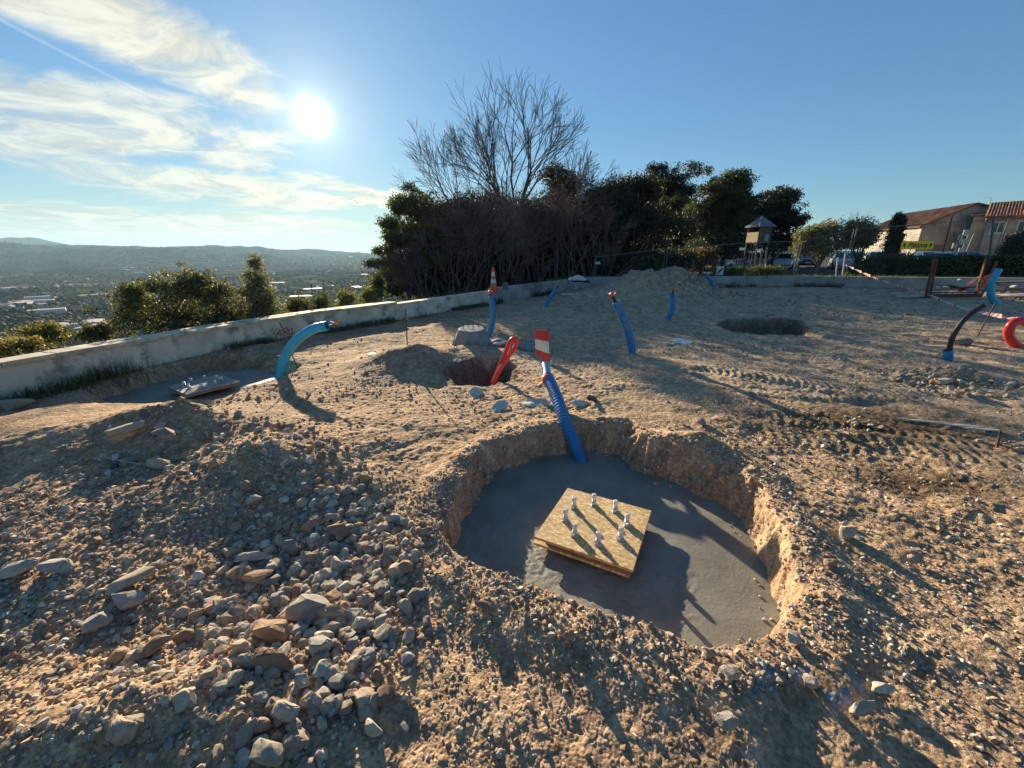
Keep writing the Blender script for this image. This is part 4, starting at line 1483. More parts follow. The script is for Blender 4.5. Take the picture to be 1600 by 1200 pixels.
def crown_points(lobes, nclump, per, cr, rg, shell=.55, jag=.24, puff=0):
    """clusters spread through overlapping lobes; returns leaf points and a light/dark factor per clump"""
    w_ = np.array([l[3] * l[4] * l[5] for l in lobes]) ** .67
    w_ /= w_.sum()
    k = rg.choice(len(lobes), nclump, p=w_)
    d = rg.normal(size=(nclump, 3)); d /= np.linalg.norm(d, axis=1)[:, None]
    rad = shell + (1 - shell) * rg.uniform(0, 1, nclump) ** .6
    rad *= 1 + jag * rg.normal(size=nclump)
    L = np.array(lobes)
    c = L[k, :3] + d * L[k, 3:6] * rad[:, None]
    tone = rg.uniform(.65, 1.35, nclump)
    if puff:
        npf = max(14, nclump // 18)
        pc_ = c[rg.integers(0, nclump, npf)]
        pr = puff * rg.uniform(.6, 1.3, npf); pt = rg.uniform(.7, 1.3, npf)
        j = rg.integers(0, npf, nclump)
        d2 = rg.normal(size=(nclump, 3)); d2[:, 2] = np.abs(d2[:, 2]) * .9 - .25; d2 /= np.linalg.norm(d2, axis=1)[:, None]
        c0_ = c
        c = pc_[j] + d2 * pr[j][:, None] * np.array([1.15, 1.15, .75]) * rg.uniform(.75, 1.0, (nclump, 1))
        tone = tone * pt[j]
        ho = rg.uniform(0, 1, nclump) < .40
        c = np.where(ho[:, None], c0_, c)
    P_ = np.repeat(c, per, 0) + rg.normal(size=(nclump * per, 3)) * cr * np.array([1, 1, .7])
    return P_, np.repeat(tone, per), c


class Seg:
    def __init__(self): self.s = []
    def mesh(self, n=4):
        S = np.array(self.s)
        a, b, r0, r1 = S[:, :3], S[:, 3:6], S[:, 6], S[:, 7]
        t = b - a; L = np.linalg.norm(t, axis=1)[:, None]; t = t / np.maximum(L, 1e-6)
        h = np.where(np.abs(t[:, 2:3]) < .9, np.array([[0, 0, 1.]]), np.array([[1., 0, 0]]))
        u = np.cross(t, h); u /= np.linalg.norm(u, axis=1)[:, None]
        v = np.cross(t, u)
        V = []
        for (p, r) in ((a, r0), (b + t * (r1[:, None] * .3), r1)):
            for k in range(n):
                an = 2 * math.pi * k / n
                V.append(p + (u * math.cos(an) + v * math.sin(an)) * r[:, None])
        V = np.stack(V, 1).reshape(-1, 3)
        base = np.arange(len(S))[:, None] * 2 * n
        F = np.concatenate([np.stack([base[:, 0] + k, base[:, 0] + (k + 1) % n, base[:, 0] + n + (k + 1) % n, base[:, 0] + n + k], 1) for k in range(n)])
        return V, F


def grow(S, p, d, L, r, depth, rnd, up=.06, spread=.5, steps=4, wob=.12, kids=2, rmin=.004, tips=None, shrink=.72):
    for i in range(steps):
        d = (d + Vector((rnd.gauss(0, wob), rnd.gauss(0, wob), rnd.gauss(0, wob * .6) + up))).normalized()
        q = p + d * (L / steps)
        r2 = max(rmin, r * .93)
        S.s.append((*p, *q, r, r2))
        if depth > 0 and i > 0 and rnd.random() < .55:
            ax = d.orthogonal().normalized(); ax.rotate(Quaternion(d, rnd.uniform(0, 6.28)))
            dd = (d + ax * rnd.uniform(.5, .9) * spread * 1.4).normalized()
            grow(S, q, dd, L * rnd.uniform(.5, .8), r2 * .6, depth - 1, rnd, up, spread, steps, wob, kids, rmin, tips, shrink)
        p, r = q, r2
    if depth > 0:
        a0 = rnd.uniform(0, 6.28)
        for k in range(kids):
            ax = d.orthogonal().normalized(); ax.rotate(Quaternion(d, a0 + k * 6.28 / kids + rnd.uniform(-.5, .5)))
            dd = (d + ax * spread * rnd.uniform(.5, 1.1)).normalized()
            grow(S, p, dd, L * shrink * rnd.uniform(.8, 1.15), r * .72, depth - 1, rnd, up, spread, steps, wob, kids, rmin, tips, shrink)
    elif tips is not None: tips.append(p)


def treeobj(name, base, label, cat='tree', group=None):
    return empty(name, base, label, cat, group)


def gzo(p): return gz(p.x, p.y)


# --- tall bare trees above the thicket
def bare_tree(px, Y, top_px, fan, seed, label, name='bare_tree', r=.12, stems=5, depth=4, h=None, dpx=None, spread=.50, up=.02, forkf=.42, lean=0.0):
    rnd = random.Random(seed)
    b = atY(px, 440, Y); b.z = gz(b.x, b.y) - .1
    topz = atY(px, top_px, Y).z
    H_ = topz - b.z
    t = treeobj(name, b, label)
    S = Seg(); T = Seg()
    th = H_ * forkf
    T.s.append((0, 0, -.3, .05, 0, th * .5, r * 1.2, r)); T.s.append((.05, 0, th * .5, 0, 0, th, r, r * .9))
    for k in range(stems):
        f = (k + .5) / stems * 2 - 1
        a_ = f * fan + lean
        d = Vector((math.sin(a_) + rnd.gauss(0, .05), rnd.uniform(-.5, .5), math.cos(a_))).normalized()
        z0 = th * rnd.uniform(.72, 1.0)
        reach = (H_ - z0) * (1 - .28 * abs(f))
        grow(S, Vector((0, 0, z0)), d, reach * .37, r * rnd.uniform(.34, .46), depth, rnd, up, spread, 4, .085, 2, .007, None, .68)
    arr = np.array(S.s); sc = float(np.clip(H_ / arr[:, 5].max(), .8, 1.12))
    arr[:, [2, 5]] = (arr[:, [2, 5]] - th) * sc + th
    S.s = arr.tolist()
    V, F = T.mesh(8); tr = link('trunk', npmesh('trunk', V, F, True), BARK, t)
    V, F = S.mesh(4); link('branches', npmesh('branches', V, F, False), TWIG2, t)
    return t


TWIG2 = mat('bare_wood', (.115, .095, .075), .9)
bare_tree(806, 24, 96, .85, 3, 'tallest bare tree fanning out above the middle of the thicket', r=.17, stems=7, depth=4)
bare_tree(748, 23, 150, .5, 8, 'bare leafless tree leaning left of the tallest bare tree', r=.12, stems=4, depth=4, lean=-.5)
bare_tree(868, 24, 200, .4, 12, 'lower bare tree spreading right of the tallest bare tree', r=.09, stems=3, depth=4, lean=.55)
0 and bare_tree(700, 21, 215, 1.0, 15, 'small bare tree at the left shoulder of the thicket', r=.08, stems=5, depth=3)
bare_tree(945, 30, 262, .7, 19, 'thin bare tree between thicket and pines', r=.08, stems=4, depth=3)


# --- the bare purple brown thicket
TWIGS = [TWIG, mat('twigs_red', (.21, .125, .095), .9, nscale=2, namp=.35), mat('twigs_grey', (.22, .18, .15), .9, nscale=2, namp=.35), mat('twigs_dark', (.12, .08, .07), .9, nscale=2, namp=.3)]


def thicket(px, Y, top_px, wid, seed, label, n=7, depth=3, colr=None):
    rnd = random.Random(seed)
    b = atY(px, 440, Y); b.z = gz(b.x, b.y) - .1
    H_ = atY(px, top_px, Y).z - b.z
    t = treeobj('bare_shrub', b, label, 'shrub', 'bare shrubs of the thicket')
    S = Seg(); T = Seg()
    for k in range(n):
        x0 = rnd.uniform(-wid * .35, wid * .35); y0 = rnd.uniform(-.8, .8)
        d = Vector((x0 / wid * 1.1 + rnd.gauss(0, .18), rnd.gauss(0, .22), 1)).normalized()
        L = H_ * rnd.uniform(.30, .42)
        p = Vector((x0, y0, 0)); q = p + d * L * .8
        T.s.append((*p, *(p.lerp(q, .5) + Vector((rnd.gauss(0, .05), 0, 0))), .05, .042)); T.s.append((*T.s[-1][3:6], *q, .042, .033))
        grow(S, q, d, L * .62, .024, depth, rnd, .015, .75, 4, .20, 2, .0065, None, .78)
    for k in range(7):
        x0 = rnd.uniform(-wid * .4, wid * .4); d = Vector((x0 / wid * .9 + rnd.gauss(0, .25), -.15 + rnd.gauss(0, .15), 1)).normalized()
        grow(T, Vector((x0, -.5, 0)), d, H_ * rnd.uniform(.35, .6), .035, 1, rnd, .03, .6, 6, .14, 2, .010, None, .7)
    a_ = np.array(S.s)
    rg = np.random.default_rng(seed)
    # drooping hair twigs
    m = len(a_); k = rg.integers(0, m, int(m * 1.1)); P0 = a_[k, 3:6]; dd = rg.normal(size=(len(k), 3)) * .5; dd[:, 2] -= .1
    dd /= np.linalg.norm(dd, axis=1)[:, None]; P1 = P0 + dd * rg.uniform(.15, .45, (len(k), 1))
    a_ = np.concatenate([a_, np.column_stack([P0, P1, np.full(len(k), .006), np.full(len(k), .004)])])
    a_[:, [2, 5]] *= H_ * rnd.uniform(.92, 1.06) / np.percentile(a_[:, 5], 99.3)
    S.s = a_
    V, F = S.mesh(3)
    V, F = V, F
    link('trunk', npmesh('trunk', *T.mesh(6), True), BARK, t)
    link('branches', npmesh('branches', V, F, False), TWIGS[seed % 4], t)


TH = [(695, 19.5, 305, 2.2, 'bare shrub just left of the traffic cone'), (732, 20.5, 292, 2.4, 'bare purple brown shrub behind the traffic cone'),
      (775, 21.5, 284, 2.6, 'dense bare shrub right of the traffic cone'), (820, 22.5, 280, 2.6, 'dense bare shrub under the tallest bare tree'), (862, 23.5, 290, 2.6, 'bare shrub behind the sack on the wall'),
      (900, 24.5, 285, 2.6, 'bare shrub at the left end of the mesh fence'), (935, 26, 310, 2.6, 'bare shrub behind the first fence panel'), (970, 27.5, 325, 2.6, 'rightmost bare shrub below the dark pines')]
for i, (px, Y, tp, wd_, lb) in enumerate(TH): thicket(px, Y, tp, wd_, 40 + i, lb, n=9 if i < 5 else 5)


# --- leafy trees
def leafy(px, Y, lobes, label, name, basec, leaf, nclump, per, cr, seed, trunk_px=None, cat='tree', m=None, basey=440, shell=.5, r=.16, asp=1.6, group=None, limbs=9, var=.35, jag=.24, puff=0):
    """lobes in pixels (cx, cy, rx, ry) at distance Y, depth radius = rx"""
    rg = np.random.default_rng(seed); rnd = random.Random(seed)
    b = atY(trunk_px or px, basey, Y); b.z = gz(b.x, b.y) - .1
    t = treeobj(name, b, label, cat, group)
    LB = []
    for l in lobes:
        c = atY(l[0], l[1], Y + (l[4] if len(l) > 4 else 0))
        e = atY(l[0] + l[2], l[1], Y); tpp = atY(l[0], l[1] - l[3], Y)
        rx = (e - atY(l[0], l[1], Y)).length; rz_ = (tpp - atY(l[0], l[1], Y)).length
        LB.append((*(c - b), rx, max(rx * .8, .3), rz_))
    P_, tone, cl_ = crown_points(LB, nclump, per, cr, rg, shell, jag, puff)
    P_[:, 2] = np.maximum(P_[:, 2], .05)
    c = leaf_colors(len(P_), basec, var, rg) * tone[:, None]
    V, F, C_ = quads(P_, leaf * rg.uniform(.6, 1.3, len(P_)), rg, asp, c)
    link('crown', npmesh('crown', V, F, False, C_), m or LEAFD, t)
    S = Seg()
    top = Vector(np.average(np.array(LB)[:, :3], axis=0).tolist())
    fork = Vector((0, 0, max(.3, top.z * .35)))
    S.s.append((0, 0, -.4, fork.x, fork.y, fork.z, r * 1.2, r * .85))
    for k in range(limbs):
        l = LB[rnd.randrange(len(LB))]
        e = Vector((l[0] + rnd.uniform(-.6, .6) * l[3], l[1] + rnd.uniform(-.6, .6) * l[4], l[2] + rnd.uniform(-.5, .6) * l[5]))
        mid = fork.lerp(e, .5) + Vector((rnd.gauss(0, .15), rnd.gauss(0, .15), .1))
        S.s.append((*fork, *mid, r * .55, r * .32)); S.s.append((*mid, *e, r * .32, r * .1))
        for q in range(4):
            cc = cl_[rnd.randrange(len(cl_))]
            if (Vector(cc) - e).length < l[3] * 1.2: S.s.append((*e, *cc, r * .1, r * .03))
    link('trunk', npmesh('trunk', *S.mesh(6), True), BARK, t)
    return t


PINE = (.065, .075, .026); DPINE = (.045, .052, .022); OAK = (.085, .095, .050)
leafy(650, 20.5, [(655, 325, 34, 30), (640, 370, 36, 28), (665, 395, 38, 40), (628, 420, 24, 22), (645, 445, 35, 22)], 'leaning pine with ragged left branches at the left end of the grove', 'pine_tree', (.11, .125, .045), .065, 800, 40, .13, 101, puff=.4, trunk_px=665, basey=450)
# ragged outlying pine boughs on the left
for k, (x0, y0, x1, y1, lb) in enumerate([]): pass
leafy(612, 19.5, [(598, 392, 16, 5), (585, 412, 13, 4), (608, 350, 14, 9), (600, 432, 18, 5), (622, 325, 12, 9), (620, 372, 20, 8), (612, 452, 20, 9)], 'young pine with long open boughs reaching out over the valley', 'pine_tree', (.12, .14, .05), .06, 380, 34, .10, 102, trunk_px=640, basey=455, r=.07)
leafy(690, 24, [(695, 352, 40, 30), (725, 366, 45, 45), (690, 390, 50, 50), (690, 435, 70, 26)], 'dark evergreen tree behind the left thicket', 'evergreen_tree', (.040, .045, .022), .09, 1700, 46, .20, 103, puff=.8)
leafy(790, 27, [(780, 432, 80, 28), (800, 338, 42, 28), (760, 362, 55, 36), (830, 362, 55, 42), (800, 400, 80, 45)], 'dark evergreen tree behind the middle thicket', 'evergreen_tree', (.045, .042, .025), .09, 2300, 48, .24, 104, puff=.95)
leafy(880, 29, [(880, 428, 70, 24), (878, 298, 24, 26), (862, 345, 34, 34), (895, 360, 34, 42), (880, 400, 60, 40)], 'ivy clad dark tree with a rounded top behind the right thicket', 'evergreen_tree', (.055, .050, .026), .09, 1900, 48, .24, 105, puff=.9)
leafy(960, 28, [(950, 310, 34, 24), (990, 300, 30, 22), (960, 350, 60, 40), (1000, 370, 50, 45), (960, 410, 70, 30)], 'broad dark pine left of the tallest rounded pine', 'pine_tree', (.042, .047, .022), .09, 1500, 52, .24, 106, puff=.9)
leafy(1045, 45, [(1045, 285, 36, 22), (1020, 300, 22, 18), (1062, 308, 26, 20), (1035, 345, 50, 35), (1060, 380, 50, 40)], 'tallest dark pine with a rounded domed top', 'pine_tree', DPINE, .12, 1500, 60, .26, 107, puff=1.0)
leafy(1062, 40, [(1062, 330, 26, 22), (1050, 362, 20, 20), (1080, 385, 32, 24), (1058, 405, 30, 16)], 'olive green young pine in front of the tallest pine', 'pine_tree', (.075, .078, .026), .10, 900, 56, .20, 108, puff=.75)
leafy(1125, 36, [(1130, 300, 30, 26), (1150, 290, 18, 16), (1110, 330, 26, 28), (1140, 350, 36, 36), (1118, 385, 40, 22)], 'sunlit green pine in the middle of the pine row', 'pine_tree', (.070, .080, .026), .09, 1400, 56, .20, 109, puff=.75)
leafy(1200, 42, [(1205, 318, 30, 14), (1232, 312, 18, 10), (1195, 345, 40, 22), (1232, 335, 16, 10), (1160, 340, 34, 30), (1236, 358, 14, 12), (1190, 380, 50, 16)], 'black silhouetted pine with flat layered boughs at the right of the row', 'pine_tree', (.022, .030, .013), .11, 1100, 60, .22, 110, puff=.8)
leafy(1020, 30, [(1010, 410, 50, 18), (1060, 405, 30, 14)], 'tangle of brambles behind the mesh fence', 'bramble', (.085, .085, .04), .12, 420, 26, .24, 111, cat='bush', m=LEAF)
leafy(1092, 32, [(1092, 400, 26, 10), (1085, 408, 24, 12)], 'rusty brown dry bush behind the mesh fence', 'dry_bush', (.19, .10, .055), .10, 300, 24, .2, 112, cat='bush', m=LEAF)
leafy(960, 24.5, [(1000, 425, 16, 18), (1012, 412, 12, 10)], 'small green shrub against the mesh fence', 'green_shrub', (.07, .10, .03), .09, 200, 22, .14, 113, cat='bush', m=LEAF)
# olives, cypress, hedge
OLV = (.19, .17, .11)
leafy(1282, 25.5, [(1266, 370, 20, 18), (1294, 360, 18, 13), (1256, 388, 14, 12), (1286, 388, 18, 11)], 'grey green olive tree with twisted trunk before the white cars', 'olive_tree', OLV, .07, 420, 30, .13, 120, trunk_px=1276, basey=432, m=LEAF, r=.10)
leafy(1340, 26.2, [(1338, 356, 20, 11), (1348, 376, 17, 13), (1322, 374, 15, 14), (1360, 362, 11, 9)], 'second olive tree right of the twisted one', 'olive_tree', OLV, .07, 380, 30, .13, 121, trunk_px=1335, basey=432, m=LEAF, r=.08)
leafy(1396, 28, [(1402, 350, 6, 15), (1398, 372, 9, 22), (1393, 395, 11, 20)], 'slim dark cypress left of the yellow sign', 'cypress_tree', (.045, .06, .022), .08, 500, 30, .10, 122, trunk_px=1392, basey=430, shell=.2)
leafy(1128, 23.6, [(1128, 425, 17, 7), (1150, 424, 14, 7)], 'low green bush left of the hut legs', 'low_bush', (.10, .12, .045), .06, 160, 20, .12, 123, cat='bush', m=LEAF, basey=434)
leafy(1190, 23.6, [(1185, 424, 20, 7), (1212, 425, 14, 6)], 'low green bush right of the hut legs', 'low_bush', (.10, .12, .045), .06, 190, 20, .12, 124, cat='bush', m=LEAF, basey=434)
leafy(1365, 24, [(1360, 412, 18, 10), (1385, 408, 18, 10), (1350, 424, 22, 8), (1408, 406, 14, 9)], 'loose grey green shrub at the left end of the hedge', 'loose_shrub', (.095, .10, .05), .07, 330, 22, .15, 125, cat='bush', m=LEAF, basey=434)
leafy(1590, 27, [(1590, 388, 16, 16), (1612, 380, 20, 18)], 'dark rounded yew behind the hedge at the right edge', 'yew_tree', (.035, .05, .02), .10, 400, 24, .18, 126, basey=430)
bare_tree(1318, 48, 322, .6, 31, 'faint bare tree rising behind the olive trees', r=.07, stems=4, depth=3)
bare_tree(1392, 56, 326, .7, 33, 'faint bare tree before the farmhouse roof', r=.07, stems=5, depth=3)
# clipped hedge
hb0, hb1 = atY(1395, 404, 23.6), atY(1600, 401, 22.4)
e = (hb1 - hb0); e.z = 0; L_ = e.length + 12; e.normalize(); nn = Vector((-e.y, e.x, 0))
rg = np.random.default_rng(9)
n = 26000
u = rg.uniform(0, L_, n); fc_ = rg.uniform(0, 1, n)
top_ = fc_ < .35
v_ = np.where(top_, rg.uniform(-.55, .55, n), rg.choice([-.55, .55], n) + rg.normal(0, .04, n) * 2)
z_ = np.where(top_, 1.22 + rg.normal(0, .035, n), rg.uniform(.2, 1.24, n))
inn = rg.uniform(0, 1, n) < .2
v_ = np.where(inn, rg.uniform(-.5, .5, n), v_); z_ = np.where(inn, rg.uniform(.3, 1.15, n), z_)
bul = vnoise(u * 1.4, z_ * 2.5, 7) * .16
P_ = np.stack([u * e.x + (v_ + np.sign(v_) * bul) * nn.x, u * e.y + (v_ + np.sign(v_) * bul) * nn.y, z_ + bul * .4], 1)
c = leaf_colors(n, (.075, .095, .035), .4, rg) * (1 + vnoise(u * 2, z_ * 3, 4) * .9)[:, None]
V, F, C_ = quads(P_, .085, rg, 1.4, c)
hd = empty('clipped_hedge', (hb0.x, hb0.y, 0), 'long clipped green hedge behind the back wall at the right', 'hedge')
link('foliage', npmesh('foliage', V, F, False, C_), LEAFD, hd)
a = MB(); a.bar((0, 0, .65), e * L_ + Vector((0, 0, .65)), .85, .9); a.build('woody_core', mat('hedge_core', (.03, .035, .015), .95), hd)
# bushes and saplings on the valley side of the wall
leafy(260, 8.6, [(212, 462, 30, 20), (240, 448, 16, 12), (290, 448, 40, 22), (335, 460, 32, 22), (195, 492, 24, 26), (270, 495, 70, 34), (345, 495, 36, 28), (306, 436, 14, 10)], 'large rounded evergreen bush beyond the low wall', 'evergreen_bush', (.13, .125, .065), .032, 680, 40, .058, 130, cat='bush', m=LEAF, basey=520, r=.06, var=.45, jag=.38, shell=.3)
leafy(405, 9.2, [(400, 414, 4, 11), (402, 440, 11, 16), (408, 468, 20, 22), (410, 490, 28, 18), (392, 456, 7, 8)], 'slender silvery young tree rising beyond the low wall', 'young_oak', (.19, .19, .12), .032, 520, 28, .05, 131, m=LEAF, basey=510, r=.04, var=.4, jag=.35, shell=.2)
for k, (px, py, rx, ry, Y, cc, lb) in enumerate([
        (22, 545, 34, 13, 6.2, (.17, .135, .05), 'yellowing bush at the far left beyond the wall'),
        (72, 520, 26, 12, 8.0, (.15, .12, .04), 'golden brown bush behind the yellowing one'),
        (150, 520, 24, 12, 8.4, (.10, .095, .05), 'dull olive scrub left of the large rounded bush'),
        (355, 500, 22, 20, 9.0, (.10, .075, .055), 'reddish twiggy scrub between bush and young tree'),
        (462, 482, 18, 14, 10.5, (.085, .09, .04), 'dark scrub right of the silvery young tree'),
        (498, 478, 14, 15, 11.2, (.09, .10, .045), 'small pointed scrub above the pale blue conduit'),
        (540, 470, 12, 14, 12.0, (.16, .16, .07), 'pale yellow green sprig over the wall'),
        (575, 466, 14, 16, 12.8, (.17, .165, .07), 'bright dry shrub against the pine foot'),
        (590, 450, 10, 20, 13.4, (.06, .07, .03), 'narrow dark sapling left of the pine')]):
    leafy(px, Y, [(px, py, rx, ry), (px + rx * .3, py - ry * .5, rx * .5, ry * .5)], lb, 'scrub_bush', tuple(q * 1.3 for q in cc), .030, 150, 32, .05, 140 + k, cat='bush', m=LEAF, basey=py + ry, r=.03, var=.45, jag=.5, shell=.2)


# --- grass and dry stalks
def blades(P0, h, lean, rg, wdt=.006):
    n = len(P0)
    a_ = rg.uniform(0, 2 * np.pi, n)
    d = np.stack([np.cos(a_), np.sin(a_), np.zeros(n)], 1)
    s = np.stack([-np.sin(a_), np.cos(a_), np.zeros(n)], 1) * (wdt / 2)
    up = np.array([0, 0, 1.])
    m_ = P0 + up * h[:, None] * .55 + d * (h * lean * .3)[:, None]
    t_ = P0 + up * h[:, None] * (1 - .25 * lean)[:, None] + d * (h * lean)[:, None]
    V = np.stack([P0 - s, P0 + s, m_ + s * .7, m_ - s * .7, t_ + s * .1, t_ - s * .1], 1).reshape(-1, 3)
    b_ = np.arange(n)[:, None] * 6
    F = np.concatenate([b_ + np.array([[0, 1, 2, 3]]), b_ + np.array([[3, 2, 4, 5]])])
    return V, F


def along(pts, t):
    """points at arclength fractions"""
    p = np.array([q[:2] for q in pts]); L = np.concatenate([[0], np.cumsum(np.hypot(*np.diff(p, axis=0).T))])
    s = t * L[-1]
    return np.stack([np.interp(s, L, p[:, 0]), np.interp(s, L, p[:, 1])], 1)


rg = np.random.default_rng(31)
LWn = LWP
T_ = rg.uniform(0.12, 1, 12000)
pp = along(LWn, T_); q_ = along(LWn, np.clip(T_ + .01, 0, 1)); q0 = along(LWn, np.clip(T_ - .01, 0, 1)); e_ = (q_ - q0); e_ /= np.linalg.norm(e_, axis=1)[:, None]
rt = np.stack([e_[:, 1], -e_[:, 0]], 1)
dist = np.abs(rg.normal(0, .16, len(pp))) + .03
pp = pp + rt * dist[:, None]
cl_ = fbm(pp[:, 0], pp[:, 1], 1.3, 3, 301)
hot = np.zeros(len(pp))
for (px, py, rad) in ((160, 590, .38), (20, 615, .3), (560, 495, .9), (600, 488, .8), (390, 528, .5)):
    c_ = at(px, py, 0); hot += np.exp(-((pp[:, 0] - c_.x) ** 2 + (pp[:, 1] - c_.y) ** 2) / rad ** 2)
keep = (cl_ > .05) | (rg.uniform(0, 1, len(pp)) < np.clip(hot, 0, 1))
pp, hot = pp[keep], hot[keep]
h_ = rg.uniform(.05, .16, len(pp)) * (1 + 1.4 * np.clip(hot, 0, 1))
P0 = np.column_stack([pp, HT(pp[:, 0], pp[:, 1]) - .01])
V, F = blades(P0, h_, rg.uniform(.1, .9, len(pp)), rg, .008)
C_ = np.repeat(leaf_colors(len(pp), (.12, .115, .05), .55, rg), 6, 0)
tag(link('grass_tufts', npmesh('grass_tufts', V, F, False, C_), LEAF), kind='stuff')
# weeds along the back wall foot and the bank behind it
T_ = rg.uniform(0, .75, 5000); bwp = [WL[6]] + WB
pp = along(bwp, T_); pp[:, 1] -= .12 + np.abs(rg.normal(0, .18, len(pp)))
keep = fbm(pp[:, 0], pp[:, 1], .5, 3, 303) > .08
pp = pp[keep]; P0 = np.column_stack([pp, HT(pp[:, 0], pp[:, 1]) - .01])
V, F = blades(P0, rg.uniform(.06, .28, len(pp)), rg.uniform(.1, .8, len(pp)), rg, .02)
tag(link('wall_weeds', npmesh('wall_weeds', V, F, False, np.repeat(leaf_colors(len(pp), (.07, .085, .035), .5, rg), 6, 0)), LEAF), kind='stuff')
T_ = rg.uniform(0.1, .95, 14000)
pp = along(bwp, T_); pp[:, 1] += .4 + rg.uniform(0, 3.0, len(pp))
P0 = np.column_stack([pp, np.full(len(pp), .18)])
V, F = blades(P0, rg.uniform(.12, .34, len(pp)), rg.uniform(.1, .8, len(pp)), rg, .03)
tag(link('bank_grass', npmesh('bank_grass', V, F, False, np.repeat(leaf_colors(len(pp), (.13, .16, .045), .45, rg), 6, 0)), LEAF), kind='stuff')
# dry grass and stalks just outside the low wall
T_ = rg.uniform(0.05, 1, 9000)
pp = along(LWn, T_); q_ = along(LWn, np.clip(T_ + .01, 0, 1)); q0 = along(LWn, np.clip(T_ - .01, 0, 1)); e_ = (q_ - q0); e_ /= np.linalg.norm(e_, axis=1)[:, None]
pp = pp + np.stack([-e_[:, 1], e_[:, 0]], 1) * rg.uniform(.45, 2.6, (len(pp), 1))
P0 = np.column_stack([pp, HT(pp[:, 0], pp[:, 1]) - .02])
V, F = blades(P0, rg.uniform(.2, .62, len(pp)), rg.uniform(.1, .9, len(pp)), rg, .010)
tag(link('dry_grass', npmesh('dry_grass', V, F, False, np.repeat(leaf_colors(len(pp), (.22, .185, .10), .4, rg), 6, 0)), LEAF), kind='stuff')
for k, (x0, y0, x1, y1) in enumerate([(470, 500, 465, 455), (492, 488, 486, 443), (507, 485, 505, 440), (547, 480, 548, 455), (243, 545, 244, 528)]):
    Y = 9.2 + (x0 - 470) * .03 if x0 > 300 else 7.2
    b = atY(x0, y0, Y); tp = atY(x1, y1, Y)
    b.z = gz(b.x, b.y)
    a = MB(); a.tube([b, b.lerp(tp, .6) + Vector((.02, 0, 0)), tp], [.008, .006, .010], 6)
    for q in range(5): a.bar(b.lerp(tp, .7 + q * .06), b.lerp(tp, .72 + q * .06) + Vector((random.uniform(-.05, .05), 0, .04)), .006, .006)
    tag(a.build('dry_stalk', TWIG2), ['leftmost tall dry stalk beyond the wall', 'second dry stalk above the blue arch', 'tallest straight dry stalk above the blue arch', 'short dry stalk near the yellow sprig', 'short dry stalk in front of the large bush'][k], 'stalk')

# ------------------------------------------------------------------ fence, sign, tape, posts
def fence_panel(p0, p1, z0a, z1a, z0b, z1b, label):
    t = empty('fence_panel', (p0.x, p0.y, z0a), label, 'fence', 'site fence panels behind the back wall')
    o_ = Vector((p0.x, p0.y, z0a))
    A0 = Vector((p0.x, p0.y, z0a)) - o_; A1 = Vector((p0.x, p0.y, z1a)) - o_; B0 = Vector((p1.x, p1.y, z0b)) - o_; B1 = Vector((p1.x, p1.y, z1b)) - o_
    for q in ((A0, A1), (B0, B1)):
        b = MB(); b.tube(q, .021, 8); b.build('post', GALV, t, smooth=True)
    b = MB(); b.tube((A1, B1), .021, 8); b.build('top_rail', GALV, t, smooth=True)
    b = MB()
    n_ = max(4, int((B0 - A0).length / .11))
    for k in range(1, n_): b.tube((A0.lerp(B0, k / n_), A1.lerp(B1, k / n_)), .0035, 3, cap=False)
    for f in (.02, .28, .55, .82): b.tube((A0.lerp(A1, f), B0.lerp(B1, f)), .0035, 3, cap=False)
    b.build('mesh', GALV, t)


FX = [(926, 438, 402), (1036, 437, 389), (1167, 436, 379), (1240, 434, 377), (1318, 434, 358), (1478, 433, 346), (1543, 432, 343), (1640, 432, 333)]
FLB = ['mesh fence panel in front of the dark thicket', 'mesh fence panel before the brambles and parked cars', 'mesh fence panel before the hut legs', 'mesh fence panel at the olive trees',
       'mesh fence panel carrying the yellow sign', 'mesh fence panel before the farmhouse', 'mesh fence panel at the right edge']
for i in range(len(FX) - 1):
    a_, b_ = FX[i], FX[i + 1]
    p0 = atY(a_[0] + 2, a_[1], 22.75 + i * .0); p1 = atY(b_[0] - 2, b_[1], 22.75)
    z1 = atY(a_[0], a_[2], 22.75).z; z2 = atY(b_[0], b_[2], 22.75).z
    fence_panel(p0, p1, .1, z1, .1, z2, FLB[i])
# support pole in front of the last panels
b = atY(1540, 440, 22.3); rod(Vector((b.x, 22.3, .1)), atY(1553, 343, 22.3), .05, GALV, 'steel_pole', 'leaning grey steel pole behind the hedge end', 'pole')
b = atY(1475, 395, 30); rod(Vector((b.x, 30, 0)), atY(1488, 338, 30), .04, DARKM, 'dark_pole', 'dark slanting pole before the farmhouse gable', 'pole')

# yellow pedestrian sign
def textmesh(s, size, m, name, parent, loc, rot, ext=.004):
    cu = bpy.data.curves.new(name, 'FONT'); cu.body = s; cu.size = size; cu.align_x = 'CENTER'; cu.align_y = 'CENTER'; cu.extrude = ext; cu.shear = .25; cu.offset = size * .02
    tmp = bpy.data.objects.new('tmp', cu); col.objects.link(tmp)
    dg = bpy.context.evaluated_depsgraph_get()
    me = bpy.data.meshes.new_from_object(tmp.evaluated_get(dg))
    bpy.data.objects.remove(tmp)
    me.name = name; me.materials.clear(); me.materials.append(m)
    o = link(name, me, None, parent); o.location = loc; o.rotation_euler = rot
    return o


